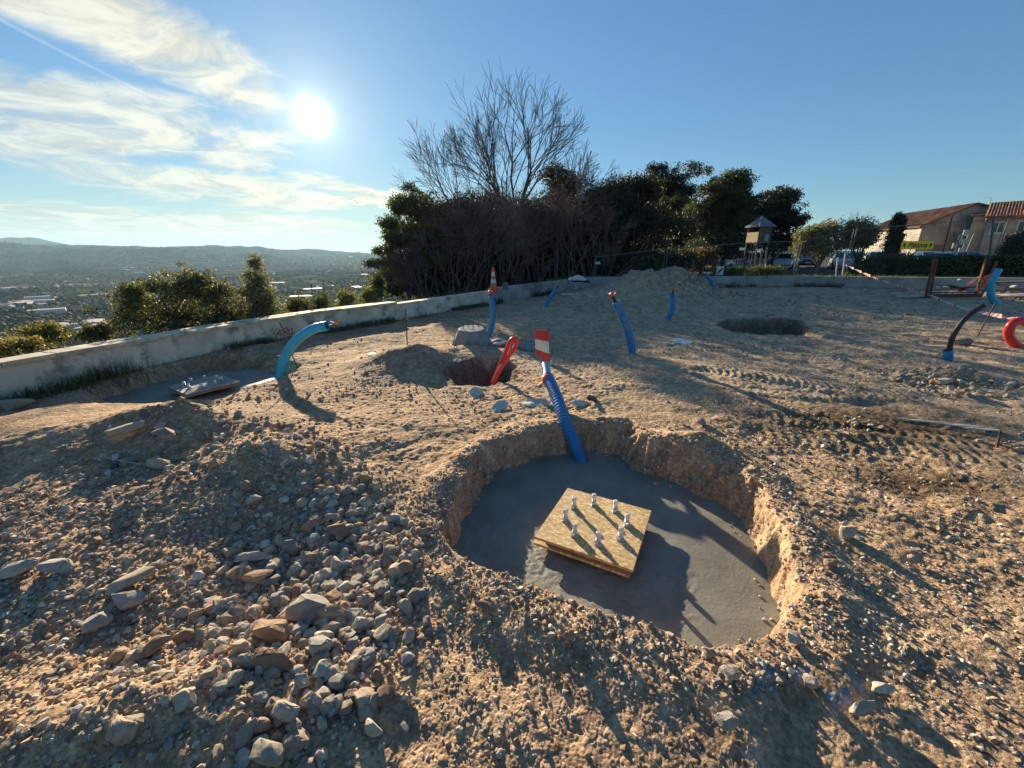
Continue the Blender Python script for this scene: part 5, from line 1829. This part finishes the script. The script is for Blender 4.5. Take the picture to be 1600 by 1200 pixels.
YEL = mat('sign_yellow', (1.0, .70, .02), .5, nscale=6, namp=.08)
INK = mat('sign_black', (.015, .015, .015), .6)
p0, p1 = atY(1408, 384, 22.6), atY(1459, 382, 22.6)
ctr = (p0 + p1) / 2; wdt = (p1 - p0).length
sg = empty('direction_sign', ctr, 'yellow arrow sign reading Piétons fixed on the mesh fence', 'sign')
a = MB(); a.box((0, 0, 0), (wdt, .02, .42)); a.build('plate', YEL, sg, bevel=.006)
textmesh('Piétons', .36, INK, 'lettering', sg, (0, -.013, -.01), (math.pi / 2, 0, 0), .002)
for s_ in (-1, 1):
    a = MB(); x0 = s_ * (wdt / 2 - .06); a.add([(x0, -.0125, 0), (x0 - s_ * .16, -.0125, .14), (x0 - s_ * .16, -.0125, -.14), (x0, -.0105, 0), (x0 - s_ * .16, -.0105, .14), (x0 - s_ * .16, -.0105, -.14)],
                                               [(0, 1, 2), (5, 4, 3), (0, 3, 4, 1), (1, 4, 5, 2), (2, 5, 3, 0)]); a.build('arrow', INK, sg)
# small notices
p = atY(1010 - 76, 411, 22.7); a = MB(); a.box(p, (.28, .012, .13)); tag(a.build('notice_plate', WHITE), 'small white plate on the first fence panel', 'notice')
p = atY(1160, 389, 22.7); a = MB(); a.box(p, (.32, .012, .14)); tag(a.build('notice_plate', CAPM), 'small grey plate on the fence left of the hut', 'notice')
p = atY(1186, 390, 22.7); a = MB(); a.box(p, (.36, .012, .10)); tag(a.build('notice_plate', WHITE), 'bright white plate on the fence below the hut', 'notice')
p = atY(1125, 423, 22.65)
nb_ = empty('warning_poster', p, 'white poster with a dark slanting mark low on the fence', 'poster')
a = MB(); a.box((0, 0, 0), (.40, .012, .48)); a.build('sheet', WHITE, nb_)
a = MB(); a.bar((-.12, -.009, -.16), (.12, -.009, .14), .004, .07); a.bar((-.12, -.009, .02), (.10, -.009, -.02), .004, .05); a.build('mark', INK, nb_)

# red and white tape
tp0, tp1, tp2 = atY(1320, 414, 21.0), at(1449, 459, .55), at(1500, 478, .62)
def tape(P, label, wdt=.085, seg=.10, tw=.55):
    sp = spline(P, int(sum((Vector(P[i + 1]) - Vector(P[i])).length for i in range(len(P) - 1)) / (seg / 4)))
    b = MB(); vs = []
    for i, p in enumerate(sp):
        d = (sp[min(i + 1, len(sp) - 1)] - sp[max(i - 1, 0)]).normalized()
        s_ = d.cross(Vector((0, 0, 1))).normalized(); u_ = s_.cross(d)
        an = tw * math.sin(i * .13) + i * .07
        v = (u_ * math.cos(an) + s_ * math.sin(an)) * wdt / 2
        vs += [p - v, p + v]
    for i in range(len(sp) - 1):
        b.cur = (i // 4) % 2
        b.add([vs[2 * i], vs[2 * i + 1], vs[2 * i + 3], vs[2 * i + 2]], [(0, 1, 2, 3)])
    return tag(b.build('barrier_tape', [WHITE, REDP], None), label, 'tape')


Yf = at(1449, 468, 0).y
tA = atY(1322, 414, 21.6); tB = atY(1449, 459, Yf); tC = atY(1600, 501, 7.6); tD = atY(1680, 520, 6.6)
mid = tA.lerp(tB, .5) - Vector((0, 0, .10)); mid2 = tB.lerp(tC, .5) - Vector((0, 0, .10))
tape([tA, mid, tB], 'red and white barrier tape stretched from the olive trees to the rusty frame')
tape([tB, mid2, tC, tD], 'twisted red and white barrier tape running from the rusty frame off to the right edge', wdt=.085)
for k, (x0, y0, x1, y1) in enumerate([(1316, 434, 1321, 396), (1306, 434, 1309, 402)]):
    b = atY(x0, y0, 21.75); b.z = .45
    a = MB(); a.tube([b - Vector((0, 0, .3)), atY(x1, y1, 21.75)], .03, 8)
    tag(a.build('white_post', WHITE), ['thin white post holding the barrier tape', 'thin white post left of the tape post'][k], 'post')
for k, (x0, x1, yt) in enumerate([(1083, 1084, 406), (1072, 1073, 408), (1098, 1100, 405), (1105, 1106, 407)]):
    a = MB(); b = atY(x0, 437, 23.2); a.tube([Vector((b.x, b.y, -.1)), atY(x1, yt, 23.2)], .022, 6)
    tag(a.build('thin_stake', OLDWOOD), ['third thin stake from the left behind the fence', 'leftmost of four thin stakes behind the fence', 'second from right of four thin stakes behind the fence', 'rightmost of four thin stakes behind the fence'][k], 'stake', 'thin stakes behind the fence')

# rusty frame and pile at the back right
fy = Yf
fr0 = at(1447, 467, 0); fr = empty('steel_trestle', fr0, 'rusty open steel frame with upright posts at the back right', 'frame')
def fb(x0, y0, x1, y1, Y0, Y1, w_=.05, nm='post'):
    b = MB(); b.bar(atY(x0, y0, Y0) - fr0, atY(x1, y1, Y1) - fr0, w_, w_); b.build(nm, RUST, fr)
fb(1446, 466, 1459, 405, fy, fy); fb(1452, 466, 1464, 405, fy + .12, fy + .12); fb(1524, 461, 1541, 404, fy + .3, fy + .3); fb(1532, 464, 1558, 408, fy - .3, fy - .3)
fb(1446, 463, 1532, 463, fy, fy - .3, .06, 'rail'); fb(1449, 457, 1524, 457, fy + .1, fy + .3, .05, 'rail'); fb(1529, 463, 1529, 440, fy, fy, .03, 'brace')
p = atY(1541, 438, fy - .32); bm = bmesh.new(); bmesh.ops.create_icosphere(bm, subdivisions=3, radius=1)
for v in bm.verts: v.co = Vector((v.co.x * .07, v.co.y * .06, v.co.z * .20)) * (1 + mnoise.noise(v.co * 3) * .7); v.co.x += v.co.z * .35
me = bpy.data.meshes.new('orange_rag'); bm.to_mesh(me); bm.free(); tag(link('orange_rag', me, ORANGE, None, p), 'bright orange rag knotted on the rusty post', 'rag')
random.seed(77)
PL = [(1385, 455, 1470, 452, .16, .03, WOOD, 'pale plank lying left of the rusty frame'), (1405, 463, 1450, 463, .2, .04, PALE, 'short pale plank at the left foot of the frame'),
      (1458, 461, 1530, 460, .10, .06, BLACK, 'dark beam lying along the foot of the frame'), (1500, 455, 1525, 436, .12, .03, RUST, 'reddish brown board tilted up inside the frame'),
      (1530, 433, 1590, 455, .12, .03, WOOD, 'orange wooden board sloping down behind the rag'), (1480, 445, 1510, 453, .25, .02, OLDWOOD, 'crumpled grey sheet lying inside the frame'),
      (1560, 452, 1640, 448, .3, .05, DARKM, 'dark plank at the right behind the blue tube'), (1555, 468, 1640, 462, .28, .04, WOOD, 'long yellow plank right of the blue tube'),
      (1570, 464, 1650, 458, .22, .05, CAPM, 'pale grey plank on the pile at the right edge'), (1550, 441, 1640, 440, .2, .06, OLDWOOD, 'grey beam along the wall at the right edge'),
      (1565, 458, 1585, 446, .12, .03, WHITE, 'short white board on the right pile'), (1480, 450, 1545, 447, .18, .05, DARKM, 'black plank behind the crumpled sheet')]
for (x0, y0, x1, y1, w_, h_, m_, lb) in PL:
    Y0 = fy + random.uniform(.2, 1.4); q0_ = atY(x0, y0, Y0); q1_ = atY(x1, y1, Y0 + random.uniform(-.2, .4))
    for q_ in (q0_, q1_): q_.z = max(q_.z, .03)
    a = MB(); a.bar(q0_, q1_, w_, h_); tag(a.build('plank', m_, bevel=.004), lb, 'plank')
for k, (px, py) in enumerate([(1465, 450), (1478, 449), (1500, 438)]):
    p = atY(px, py, fy + .8); a = MB(); a.lathe([(.06, 0), (.07, .03), (.03, .05)], 12, p); tag(a.build('plastic_cap', WHITE), ['small white cap left inside the rusty frame', 'small white cap in the middle of the rusty frame', 'small white cap higher up in the rusty frame'][k], 'cap')  # small white plastic caps inside the rusty frame


# ------------------------------------------------------------------ parked cars
def paint(name, c, met=.3): return mat(name, c, .28, metal=met, spec=.6)


def loft(b, st):
    n = len(st[0]); vs = [p for s in st for p in s]; fs = []
    for i in range(len(st) - 1):
        for k in range(n): fs.append((i * n + k, i * n + (k + 1) % n, (i + 1) * n + (k + 1) % n, (i + 1) * n + k))
    fs += [tuple(range(n))[::-1], tuple(range((len(st) - 1) * n, len(st) * n))]
    b.add(vs, fs)


def car(px, Y, rz, pm, label, kind='hatch', L=4.1, z=None):
    p = atY(px, 410, Y); z = gz(p.x, p.y) if z is None else z
    t = empty('parked_car', (p.x, p.y, z), label, 'car', 'cars parked behind the fence', rz)
    # length along x, nose at +x
    h = L / 2
    prof = {'hatch': [(-1, .55, .80), (-.97, .30, .98), (-.80, .22, 1.02), (-.3, .2, 1.0), (.30, .2, .98), (.50, .2, .96), (.80, .22, .84), (.95, .28, .72), (1, .38, .60)]}['hatch']
    st = []
    for (x, zl, zh) in prof:
        w_ = .84 * (1 - .10 * abs(x) ** 5)
        zm = (zl + zh) / 2
        st.append([(x * h, -w_ * .94, zl), (x * h, -w_, zm), (x * h, -w_ * .93, zh), (x * h, w_ * .93, zh), (x * h, w_, zm), (x * h, w_ * .94, zl)])
    b = MB(); loft(b, st); b.build('body', pm, t, smooth=True)
    back = -.9 if kind == 'hatch' else -.97
    gp = [(back, .98), (back + .12, 1.40), (.10, 1.44), (.50, .97)]
    st = []
    for (x, zt) in ((back, 1.0), (back + .13, 1.36), (back + .25, 1.44), (-.25, 1.47), (.08, 1.42), (.50, .98)):
        w1 = .78; w2 = .78 - (zt - .97) * .40
        st.append([(x * h, -w1, .94), (x * h, -w2, zt), (x * h, w2, zt), (x * h, w1, .94)])
    b = MB(); loft(b, st); b.build('windows', GLASS, t)
    st = []
    for (x, zt) in ((back + .10, 1.37), (back + .25, 1.455), (-.25, 1.485), (.10, 1.425)):
        w2 = .785 - (zt - .97) * .38
        st.append([(x * h, -w2, zt - .03), (x * h, -w2 * .9, zt + .02), (x * h, w2 * .9, zt + .02), (x * h, w2, zt - .03)])
    b = MB(); loft(b, st)
    for s in (-1, 1):
        for x0, x1 in ((.10, .50), ):
            b.bar((x0 * h, s * .60, 1.43), (x1 * h + .05, s * .77, .97), .05, .05)
        b.bar((-.28 * h, s * .585, 1.46), (-.28 * h, s * .775, .97), .06, .03)
        b.bar(((back + .2) * h, s * .60, 1.42), ((back + .12) * h, s * .775, .97), .22, .03)
    b.build('roof', pm, t)
    for x in (-.60, .62):
        for s in (-1, 1):
            R = Matrix.Rotation(math.pi / 2, 3, 'X')
            b = MB(); b.lathe([(.22, -.1), (.31, -.09), (.32, 0), (.31, .09), (.22, .1)], 18, (x * h, s * .76, .32), R); wh = b.build('wheel', TYRE, t, smooth=True)
            b = MB(); b.lathe([(.19, -.105), (.20, 0), (.19, .105)], 14, (x * h, s * .76, .32), R); b.build('rim', GALV, wh)
    for s in (-1, 1):
        b = MB(); b.box((.93 * h, s * .60, .68), (.22, .32, .13)); b.build('headlight', CAPM, t, bevel=.03)
        b = MB(); b.box((.28 * h, s * .90, 1.0), (.14, .16, .11)); b.build('mirror', pm, t, bevel=.02)
    b = MB(); b.box((.985 * h, 0, .46), (.06, 1.1, .14)); b.box((.955 * h, 0, .66), (.08, .7, .07)); b.build('grille', DARKM, t)
    b = MB(); b.box((1.0 * h + .012, 0, .50), (.02, .5, .11)); b.build('number_plate', WHITE, t)
    return t


PW = paint('paint_white', (.62, .63, .64), 0); PG = paint('paint_grey', (.20, .23, .26)); PD = paint('paint_dark', (.03, .035, .045)); PS = paint('paint_silver', (.42, .45, .48)); PB = paint('paint_blue', (.08, .13, .22))
R_ = math.radians
car(1140, 40, R_(215), PS, 'silver grey car at the left end of the parked row, half behind the fence')
car(1168, 41, R_(222), PG, 'dull grey car second from the left behind the fence')
car(1190, 42, R_(225), PS, 'pale grey car behind the hut legs')
car(1207, 43.5, R_(225), PD, 'dark car with pale sills just left of the white hatchback')
car(1228, 41, R_(228), PW, 'white hatchback turned towards the site left of the olive tree')
car(1262, 43, R_(235), PD, 'dark car behind the twisted olive trunk')
car(1316, 38, R_(238), PS, 'silver car seen between the two olive trees')
car(1368, 41, R_(238), PW, 'white car left of the cypress')
car(1450, 36, R_(245), PG, 'grey car hidden under the yellow sign')
car(1502, 30, R_(8), PW, 'white estate car showing above the clipped hedge', L=4.6)
car(1335, 47, R_(238), PB, 'dark blue car behind the second olive tree')

# ------------------------------------------------------------------ hut on stilts
hp = atY(1180, 400, 30); hz_ = 0.0
hut = empty('wooden_hut', (hp.x, hp.y, 0), 'small wooden hut on stilts with grey pyramid roof before the pines', 'hut', rz=R_(12))
hut.scale = (.66, .66, 1)
zb = atY(1183, 380, 30).z; zt = atY(1183, 354, 30).z; za = atY(1183, 343, 30).z
PLK = mat('hut_boards', (.17, .115, .08), .85, nscale=7, namp=.35)
a = MB()
n_ = 11
for k in range(n_):
    x = -.80 + 1.6 * (k + .5) / n_
    dz_ = random.uniform(-.02, .02)
    a.box((x, -.80, (zb + zt) / 2 + dz_), (1.6 / n_ - .012, .03, zt - zb)); a.box((x, .80, (zb + zt) / 2), (1.6 / n_ - .012, .03, zt - zb))
    a.box((.80, x, (zb + zt) / 2), (.03, 1.6 / n_ - .012, zt - zb))
a.box((0, 0, zb + .03), (1.6, 1.55, .05))
a.build('wall', PLK, hut)
a = MB()
for k in range(n_): a.box((-.80, -.8 + 1.6 * (k + .5) / n_, zb + .38), (.03, 1.6 / n_ - .02, .7))
a.build('balcony_wall', mat('pale_boards', (.55, .42, .22), .8), hut)
a = MB(); a.add([(-1.05, -1.05, zt), (1.05, -1.05, zt), (1.05, 1.05, zt), (-1.05, 1.05, zt), (0, 0, za + .25), (-1.05, -1.05, zt - .05), (1.05, -1.05, zt - .05), (1.05, 1.05, zt - .05), (-1.05, 1.05, zt - .05)],
                [(0, 1, 4), (1, 2, 4), (2, 3, 4), (3, 0, 4), (5, 6, 1, 0), (6, 7, 2, 1), (7, 8, 3, 2), (8, 5, 0, 3), (8, 7, 6, 5)]); a.build('roof', mat('slate_roof', (.16, .17, .19), .7, nscale=6, namp=.2), hut)
a = MB(); a.box((.25, -.83, zb + .35), (.45, .03, .45)); a.build('window', mat('pale_glass', (.30, .38, .42), .2), hut)
for k, (x, y) in enumerate([(-.72, -.72), (.72, -.72), (.72, .72), (-.72, .72)]):
    a = MB(); a.tube([(x, y, -.1), (x, y, zb + .05)], .06, 8); a.build('leg', OLDWOOD, hut)
for k, (px, yt) in enumerate([(1181, 394), (1189, 392), (1197, 391)]):
    b = atY(px, 420, 26); a = MB(); a.tube([Vector((b.x, b.y, -.1)), atY(px + 1, yt, 26)], .05, 8)
    tag(a.build('timber_post', OLDWOOD), ['left timber post of three under the hut', 'middle timber post of three under the hut', 'right timber post of three under the hut'][k], 'post')

# ------------------------------------------------------------------ farmhouses
TILE = mat('roof_tiles', (.21, .095, .055), .85, nscale=2.2, namp=.45, dirt=((.14, .08, .06), 1.2, .7))
STW = mat('old_render', (.37, .32, .25), .9, nscale=.9, namp=.35, dirt=((.15, .13, .11), .55, .8))
STW2 = mat('grey_render', (.33, .30, .26), .9, nscale=.9, namp=.3, dirt=((.16, .14, .12), .5, .7))
FRM = mat('window_frame', (.6, .6, .58), .6)


def tiled(name, A_, B_, C_, D_, parent, m=TILE, th=.16):
    """roof plane with tile ridges; A-B eave, D-C ridge"""
    A_, B_, C_, D_ = map(Vector, (A_, B_, C_, D_))
    n_ = max(6, int((B_ - A_).length / .10)); nrm = (B_ - A_).cross(D_ - A_).normalized()
    if nrm.z < 0: nrm = -nrm
    vs = []
    rows = 8
    for j in range(rows + 1):
        for i in range(n_ + 1):
            p = A_.lerp(B_, i / n_).lerp(D_.lerp(C_, i / n_), j / rows) + nrm * ((.035 if i % 2 else -.02) + random.uniform(-.012, .012))
            vs.append(p)
    fs = [(j * (n_ + 1) + i, j * (n_ + 1) + i + 1, (j + 1) * (n_ + 1) + i + 1, (j + 1) * (n_ + 1) + i) for j in range(rows) for i in range(n_)]
    b = MB(); b.add(vs, fs); o = b.build(name, m, parent)
    s_ = o.modifiers.new('t', 'SOLIDIFY'); s_.thickness = th; s_.offset = -1 if (B_ - A_).cross(D_ - A_).z > 0 else 1
    return o


def window(parent, c, R, w_, h_, shutters=False):
    c = Vector(c); f = MB()
    for (x, z, sx_, sz_) in ((0, h_ / 2, w_ + .1, .09), (0, -h_ / 2, w_ + .1, .09), (-w_ / 2, 0, .09, h_), (w_ / 2, 0, .09, h_), (0, 0, .07, h_)):
        f.box(c + R @ Vector((x, -.04, z)), (sx_, .08, sz_), R)
    f.box(c + R @ Vector((0, -.08, -h_ / 2 - .10)), (w_ + .45, .22, .08), R)
    wn = f.build('window', FRM, parent)
    g_ = MB(); g_.box(c + R @ Vector((0, -.012, 0)), (w_ - .02, .03, h_ - .02), R); g_.build('pane', GLASS, wn)


A0 = atY(1426, 405, 50); A0.z = 0
ge = Vector((.95, -.30, 0)).normalized(); gl = Vector((.30, .95, 0)).normalized()
hA = empty('farmhouse', A0, 'old stone farmhouse with brown tiled roof and broad gable', 'house')
ez = atY(1426, 352, 50).z; W_ = 8.0; LL = 13.0
# apex from the picture
rzd = atY(1493, 319, 48.7).z
O = Vector((0, 0, 0)); B_ = ge * W_; Cc = B_ + gl * LL; D_ = gl * LL
Mx = ge * 4.3
a = MB()
ez2 = atY(1535, 333, 47.6).z
a.add([O, B_, Cc, D_, O + Vector((0, 0, ez)), B_ + Vector((0, 0, ez2)), Cc + Vector((0, 0, ez2)), D_ + Vector((0, 0, ez)), Mx + Vector((0, 0, rzd)), Mx + gl * LL + Vector((0, 0, rzd))],
      [(0, 1, 5, 8, 4), (1, 2, 6, 5), (2, 3, 7, 9, 6), (3, 0, 4, 7)])
a.build('wall', STW, hA)
ov = -ge * .45 - gl * .35
sl_ = (rzd - ez) / Mx.length
tiled('roof', O + ov + Vector((0, 0, ez - .45 * sl_ + .12)), D_ - ge * .45 + gl * .3 + Vector((0, 0, ez - .45 * sl_ + .12)), Mx + gl * (LL + .3) + Vector((0, 0, rzd + .12)), Mx - gl * .35 + Vector((0, 0, rzd + .12)), hA)
tiled('roof', Mx - gl * .35 + Vector((0, 0, rzd + .12)), Mx + gl * (LL + .3) + Vector((0, 0, rzd + .12)), Cc + ge * .3 + gl * .3 + Vector((0, 0, ez2 + .05)), B_ + ge * .3 - gl * .35 + Vector((0, 0, ez2 + .05)), hA)
Rg_ = Matrix((ge, gl, Vector((0, 0, 1)))).transposed()
window(hA, ge * 6.6 + Vector((0, 0, 2.2)), Rg_, .9, 1.2)
a = MB(); a.box(ge * 2.2 + Vector((0, 0, 1.1)) - gl * .03, (1.0, .08, 2.2), Rg_); a.build('door', OLDWOOD, hA)
# antenna
an0 = atY(1545, 331, 48)
an = empty('roof_antenna', an0, 'thin television aerial standing on the middle roof', 'antenna')
a = MB(); a.tube([(0, 0, -.6), atY(1549, 309, 48) - an0], .02, 6); tpz = atY(1549, 309, 48) - an0; a.tube([tpz + Vector((-.9, 0, .02)), tpz + Vector((.05, 0, 0))], .015, 6)
for k in range(5): a.tube([tpz + Vector((-.9 + k * .2, -.2, .02)), tpz + Vector((-.9 + k * .2, .2, .02))], .008, 4)
a.build('mast', GALV, an)
# second house, nearer and to the right
B0 = atY(1524, 405, 41); B0.z = 0
hB = empty('farmhouse', B0, 'grey rendered house with two white windows and red tiled roof at the right edge', 'house')
be = Vector((.66, -.75, 0)).normalized(); bl = Vector((.75, .66, 0)).normalized()
W2 = 12.0; L2 = 7
e2 = atY(1524, 338, 41).z
a = MB(); a.add([O, be * W2, be * W2 + bl * L2, bl * L2] + [v + Vector((0, 0, e2)) for v in (O, be * W2, be * W2 + bl * L2, bl * L2)] + [bl * L2 / 2 + Vector((0, 0, e2 + 1.3)), be * W2 + bl * L2 / 2 + Vector((0, 0, e2 + 1.3))],
                [(0, 1, 5, 4), (1, 2, 6, 9, 5), (2, 3, 7, 6), (3, 0, 4, 8, 7)]); a.build('wall', STW2, hB)
rf = tiled('roof', -be * .3 - bl * .5 + Vector((0, 0, e2 - .05)), be * (W2 + .3) - bl * .5 + Vector((0, 0, e2 - .05)), be * (W2 + .3) + bl * L2 / 2 + Vector((0, 0, e2 + 1.45)), -be * .3 + bl * L2 / 2 + Vector((0, 0, e2 + 1.45)), hB)
tiled('roof', -be * .3 + bl * L2 / 2 + Vector((0, 0, e2 + 1.45)), be * (W2 + .3) + bl * L2 / 2 + Vector((0, 0, e2 + 1.45)), be * (W2 + .3) + bl * (L2 + .5) + Vector((0, 0, e2 - .05)), -be * .3 + bl * (L2 + .5) + Vector((0, 0, e2 - .05)), hB)
Rb = Matrix((be, bl, Vector((0, 0, 1)))).transposed()
for xx in (.75, 2.35): window(hB, be * xx + Vector((0, 0, e2 - 1.05)), Rb, .85, .95)
a = MB(); a.box(be * 3.9 + bl * 1.9 + Vector((0, 0, e2 + 1.3)), (.7, .7, 1.6), Rb); a.box(be * 3.9 + bl * 1.9 + Vector((0, 0, e2 + 2.15)), (.9, .9, .1), Rb)
ch = a.build('chimney', mat('chimney_brick', (.20, .10, .08), .9, nscale=3, namp=.4), hB)
# link building with darker roof between the two
M0 = atY(1500, 405, 47); M0.z = 0
hM = empty('outbuilding', M0, 'low dark roofed link building between the two houses', 'building')
a = MB(); a.add([O, be * 6, be * 6 + bl * 5, bl * 5] + [v + Vector((0, 0, 5.2)) for v in (O, be * 6)] + [v + Vector((0, 0, 5.9)) for v in (be * 6 + bl * 5, bl * 5)], [(0, 1, 5, 4), (1, 2, 6, 5), (2, 3, 7, 6), (3, 0, 4, 7)]); a.build('wall', STW2, hM)
tiled('roof', -be * .3 - bl * .3 + Vector((0, 0, 5.2)), be * 6.3 - bl * .3 + Vector((0, 0, 5.2)), be * 6.3 + bl * 5.3 + Vector((0, 0, 5.98)), -be * .3 + bl * 5.3 + Vector((0, 0, 5.98)), hM, mat('old_tiles', (.13, .075, .055), .9, nscale=3, namp=.4))
# pale end wall at the far right
G0 = atY(1590, 405, 38); G0.z = 0
hG = empty('house_wing', G0, 'pale cream house wing cut off by the right edge', 'building')
a = MB(); gt = atY(1592, 318, 38).z; a.add([O, be * 6, be * 6 + bl * 5, bl * 5] + [v + Vector((0, 0, gt)) for v in (O, be * 6, be * 6 + bl * 5, bl * 5)], [(0, 1, 5, 4), (1, 2, 6, 5), (2, 3, 7, 6), (3, 0, 4, 7), (4, 5, 6, 7)]); a.build('wall', mat('cream_render', (.50, .42, .30), .9, nscale=1, namp=.15), hG)
tiled('roof', -be * .3 - bl * .3 + Vector((0, 0, gt + .02)), be * 6.3 - bl * .3 + Vector((0, 0, gt + .02)), be * 6.3 + bl * 5.3 + Vector((0, 0, gt + .9)), -be * .3 + bl * 5.3 + Vector((0, 0, gt + .9)), hG)
# pale square panels in steps
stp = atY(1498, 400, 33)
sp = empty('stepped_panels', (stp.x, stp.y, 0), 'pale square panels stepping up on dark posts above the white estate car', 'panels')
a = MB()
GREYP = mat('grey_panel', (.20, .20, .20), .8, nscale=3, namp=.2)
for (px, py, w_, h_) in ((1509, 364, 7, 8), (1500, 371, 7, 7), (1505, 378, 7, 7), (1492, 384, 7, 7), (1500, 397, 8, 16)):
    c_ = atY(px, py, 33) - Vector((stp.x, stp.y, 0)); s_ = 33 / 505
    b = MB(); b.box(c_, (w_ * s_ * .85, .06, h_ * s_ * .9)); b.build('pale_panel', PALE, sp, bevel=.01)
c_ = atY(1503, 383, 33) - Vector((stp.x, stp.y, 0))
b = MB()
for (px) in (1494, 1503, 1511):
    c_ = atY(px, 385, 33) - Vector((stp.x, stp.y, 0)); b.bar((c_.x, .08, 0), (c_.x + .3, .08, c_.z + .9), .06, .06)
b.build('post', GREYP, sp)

# ------------------------------------------------------------------ valley: houses, woods, mast
rg = np.random.default_rng(101)
HOUSEW = [mat('far_wall_pale', (.62, .58, .52), .8), mat('far_wall_cream', (.50, .42, .32), .8)]
HOUSER = [mat('far_roof', (.30, .16, .11), .7), mat('far_roof_pale', (.36, .35, .34), .7)]
HM = []
for k in range(4):
    w_, l_, h_ = [(9, 13, 5), (11, 16, 5.5), (24, 46, 7), (8, 10, 6)][k]
    b = MB(); b.box((0, 0, h_ / 2 - 2), (l_, w_, h_ + 4))
    b.cur = 1
    rh = 2.0 if k != 2 else .8
    b.add([(-l_ / 2 - .4, -w_ / 2 - .4, h_ + .02), (l_ / 2 + .4, -w_ / 2 - .4, h_ + .02), (l_ / 2 + .4, w_ / 2 + .4, h_ + .02), (-l_ / 2 - .4, w_ / 2 + .4, h_ + .02), (-l_ / 2, 0, h_ + rh), (l_ / 2, 0, h_ + rh)],
          [(0, 1, 5, 4), (2, 3, 4, 5), (1, 2, 5), (3, 0, 4), (3, 2, 1, 0)])
    me = bpy.data.meshes.new('far_house'); me.from_pydata([tuple(v) for v in b.v], [], b.f); me.materials.append(HOUSEW[k % 2]); me.materials.append(HOUSER[1 if k == 2 else 0])
    me.polygons.foreach_set('material_index', b.mi); HM.append(me)
hx, hy, hk = [], [], []
tries = 0
while len(hx) < 290 and tries < 20000:
    tries += 1
    azd = rg.uniform(-54, -17); r_ = 650 * (9.0 ** rg.uniform(0, 1))
    x, y = r_ * math.sin(math.radians(azd)), r_ * math.cos(math.radians(azd))
    d_ = float(fbm(np.array([x]), np.array([y]), 1 / 420., 3, 401)[0])
    if d_ < (.0 if r_ < 3500 else .08): continue
    hx.append(x); hy.append(y); hk.append(int(rg.choice([0, 1, 2, 3], p=[.4, .28, .12, .2])))
hzs = HT(np.array(hx), np.array(hy))
for x, y, z, k in zip(hx, hy, hzs, hk):
    o = bpy.data.objects.new('far_house', HM[k]); col.objects.link(o); o.location = (x, y, float(z)); o.rotation_euler = (0, 0, rg.uniform(0, 3.14))
    rr_ = math.hypot(x, y)
    tag(o, 'tiny pale distant building scattered over the hazy valley floor' if rr_ < 3000 else 'tiny pale distant building near the foot of the far hills', 'building', 'distant buildings on the valley floor' if rr_ < 3000 else 'distant buildings below the far hills')
# woods: merged crowns
n = 26000
azd = rg.uniform(-60, -8, n); r_ = 90 * (70.0 ** rg.uniform(0, 1, n))
x = r_ * np.sin(np.radians(azd)); y = r_ * np.cos(np.radians(azd))
dn = fbm(x, y, 1 / 170., 4, 405)
z = HT(x, y)
s = line_sd(x, y, EDGE)
hill = z > -95
keep = (s > 45) & ((dn > -.02) | (rg.uniform(0, 1, n) < .12) | ((r_ < 500) & (dn > -.2)))
x, y, z, r_ = x[keep], y[keep], z[keep], r_[keep]
ss_ = rg.uniform(2.6, 6.5, len(x)) * np.where(r_ < 500, .75, 1.0) * (1 + np.clip(r_ - 2500, 0, 4000) / 4000)
Vs, Fs, Cs, off = [], [], [], 0
wh = rg.integers(0, len(TG), len(x))
for k, (V, F) in enumerate(TG):
    m_ = np.where(wh == k)[0]
    R = rotmats(len(m_), rg, .3)
    P_ = np.einsum('nij,vj->nvi', R, V) * ss_[m_][:, None, None] * np.array([1, 1, 1.15])
    P_ += rg.normal(0, .09, P_.shape) * ss_[m_][:, None, None]
    P_ += np.stack([x[m_], y[m_], z[m_] + ss_[m_] * .6], 1)[:, None, :]
    c = np.array([[.045, .055, .028], [.06, .065, .03], [.085, .07, .05], [.035, .05, .025], [.10, .085, .045]])[rg.integers(0, 5, len(m_))]
    Vs.append(P_.reshape(-1, 3)); Fs.append((F[None] + (np.arange(len(m_)) * len(V))[:, None, None] + off).reshape(-1, 3)); Cs.append(np.repeat(c, len(V), 0)); off += len(m_) * len(V)
tag(link('valley_woods', npmesh('valley_woods', np.concatenate(Vs), np.concatenate(Fs), True, np.concatenate(Cs)), mat('far_foliage', (1, 1, 1), .95, attr=True, spec=.1, nscale=.35, namp=.5)), kind='stuff')
# transmitter masts on the ridge
for (px, yt, yb, lb) in ((443, 391, 402, 'thin lattice transmitter mast on the far ridge'), (448, 394, 402, 'shorter mast beside the transmitter on the far ridge')):
    Y = 5200; b = atY(px, yb + 6, Y); tpp = atY(px, yt, Y); a = MB(); a.tube([b, tpp], [4, 2], 6); a.box(b.lerp(tpp, .75), (9, 9, 5)); tag(a.build('radio_mast', DARKM), lb, 'mast')

# ------------------------------------------------------------------ haze
a = MB(); a.box((-2500, 5200, 60), (26400, 18400, 820))
hm = bpy.data.materials.new('air'); hm.use_nodes = True
t = NT(hm.node_tree)
t.n.remove(t.n['Principled BSDF'])
vp = t.new('ShaderNodeVolumePrincipled')
vp.inputs['Color'].default_value = (.50, .76, 1.0, 1)
vp.inputs['Density'].default_value = 0.000045
vp.inputs['Anisotropy'].default_value = 0.25
t.l.new(vp.outputs[0], t.n['Material Output'].inputs['Volume'])
tag(a.build('haze', hm), kind='stuff')
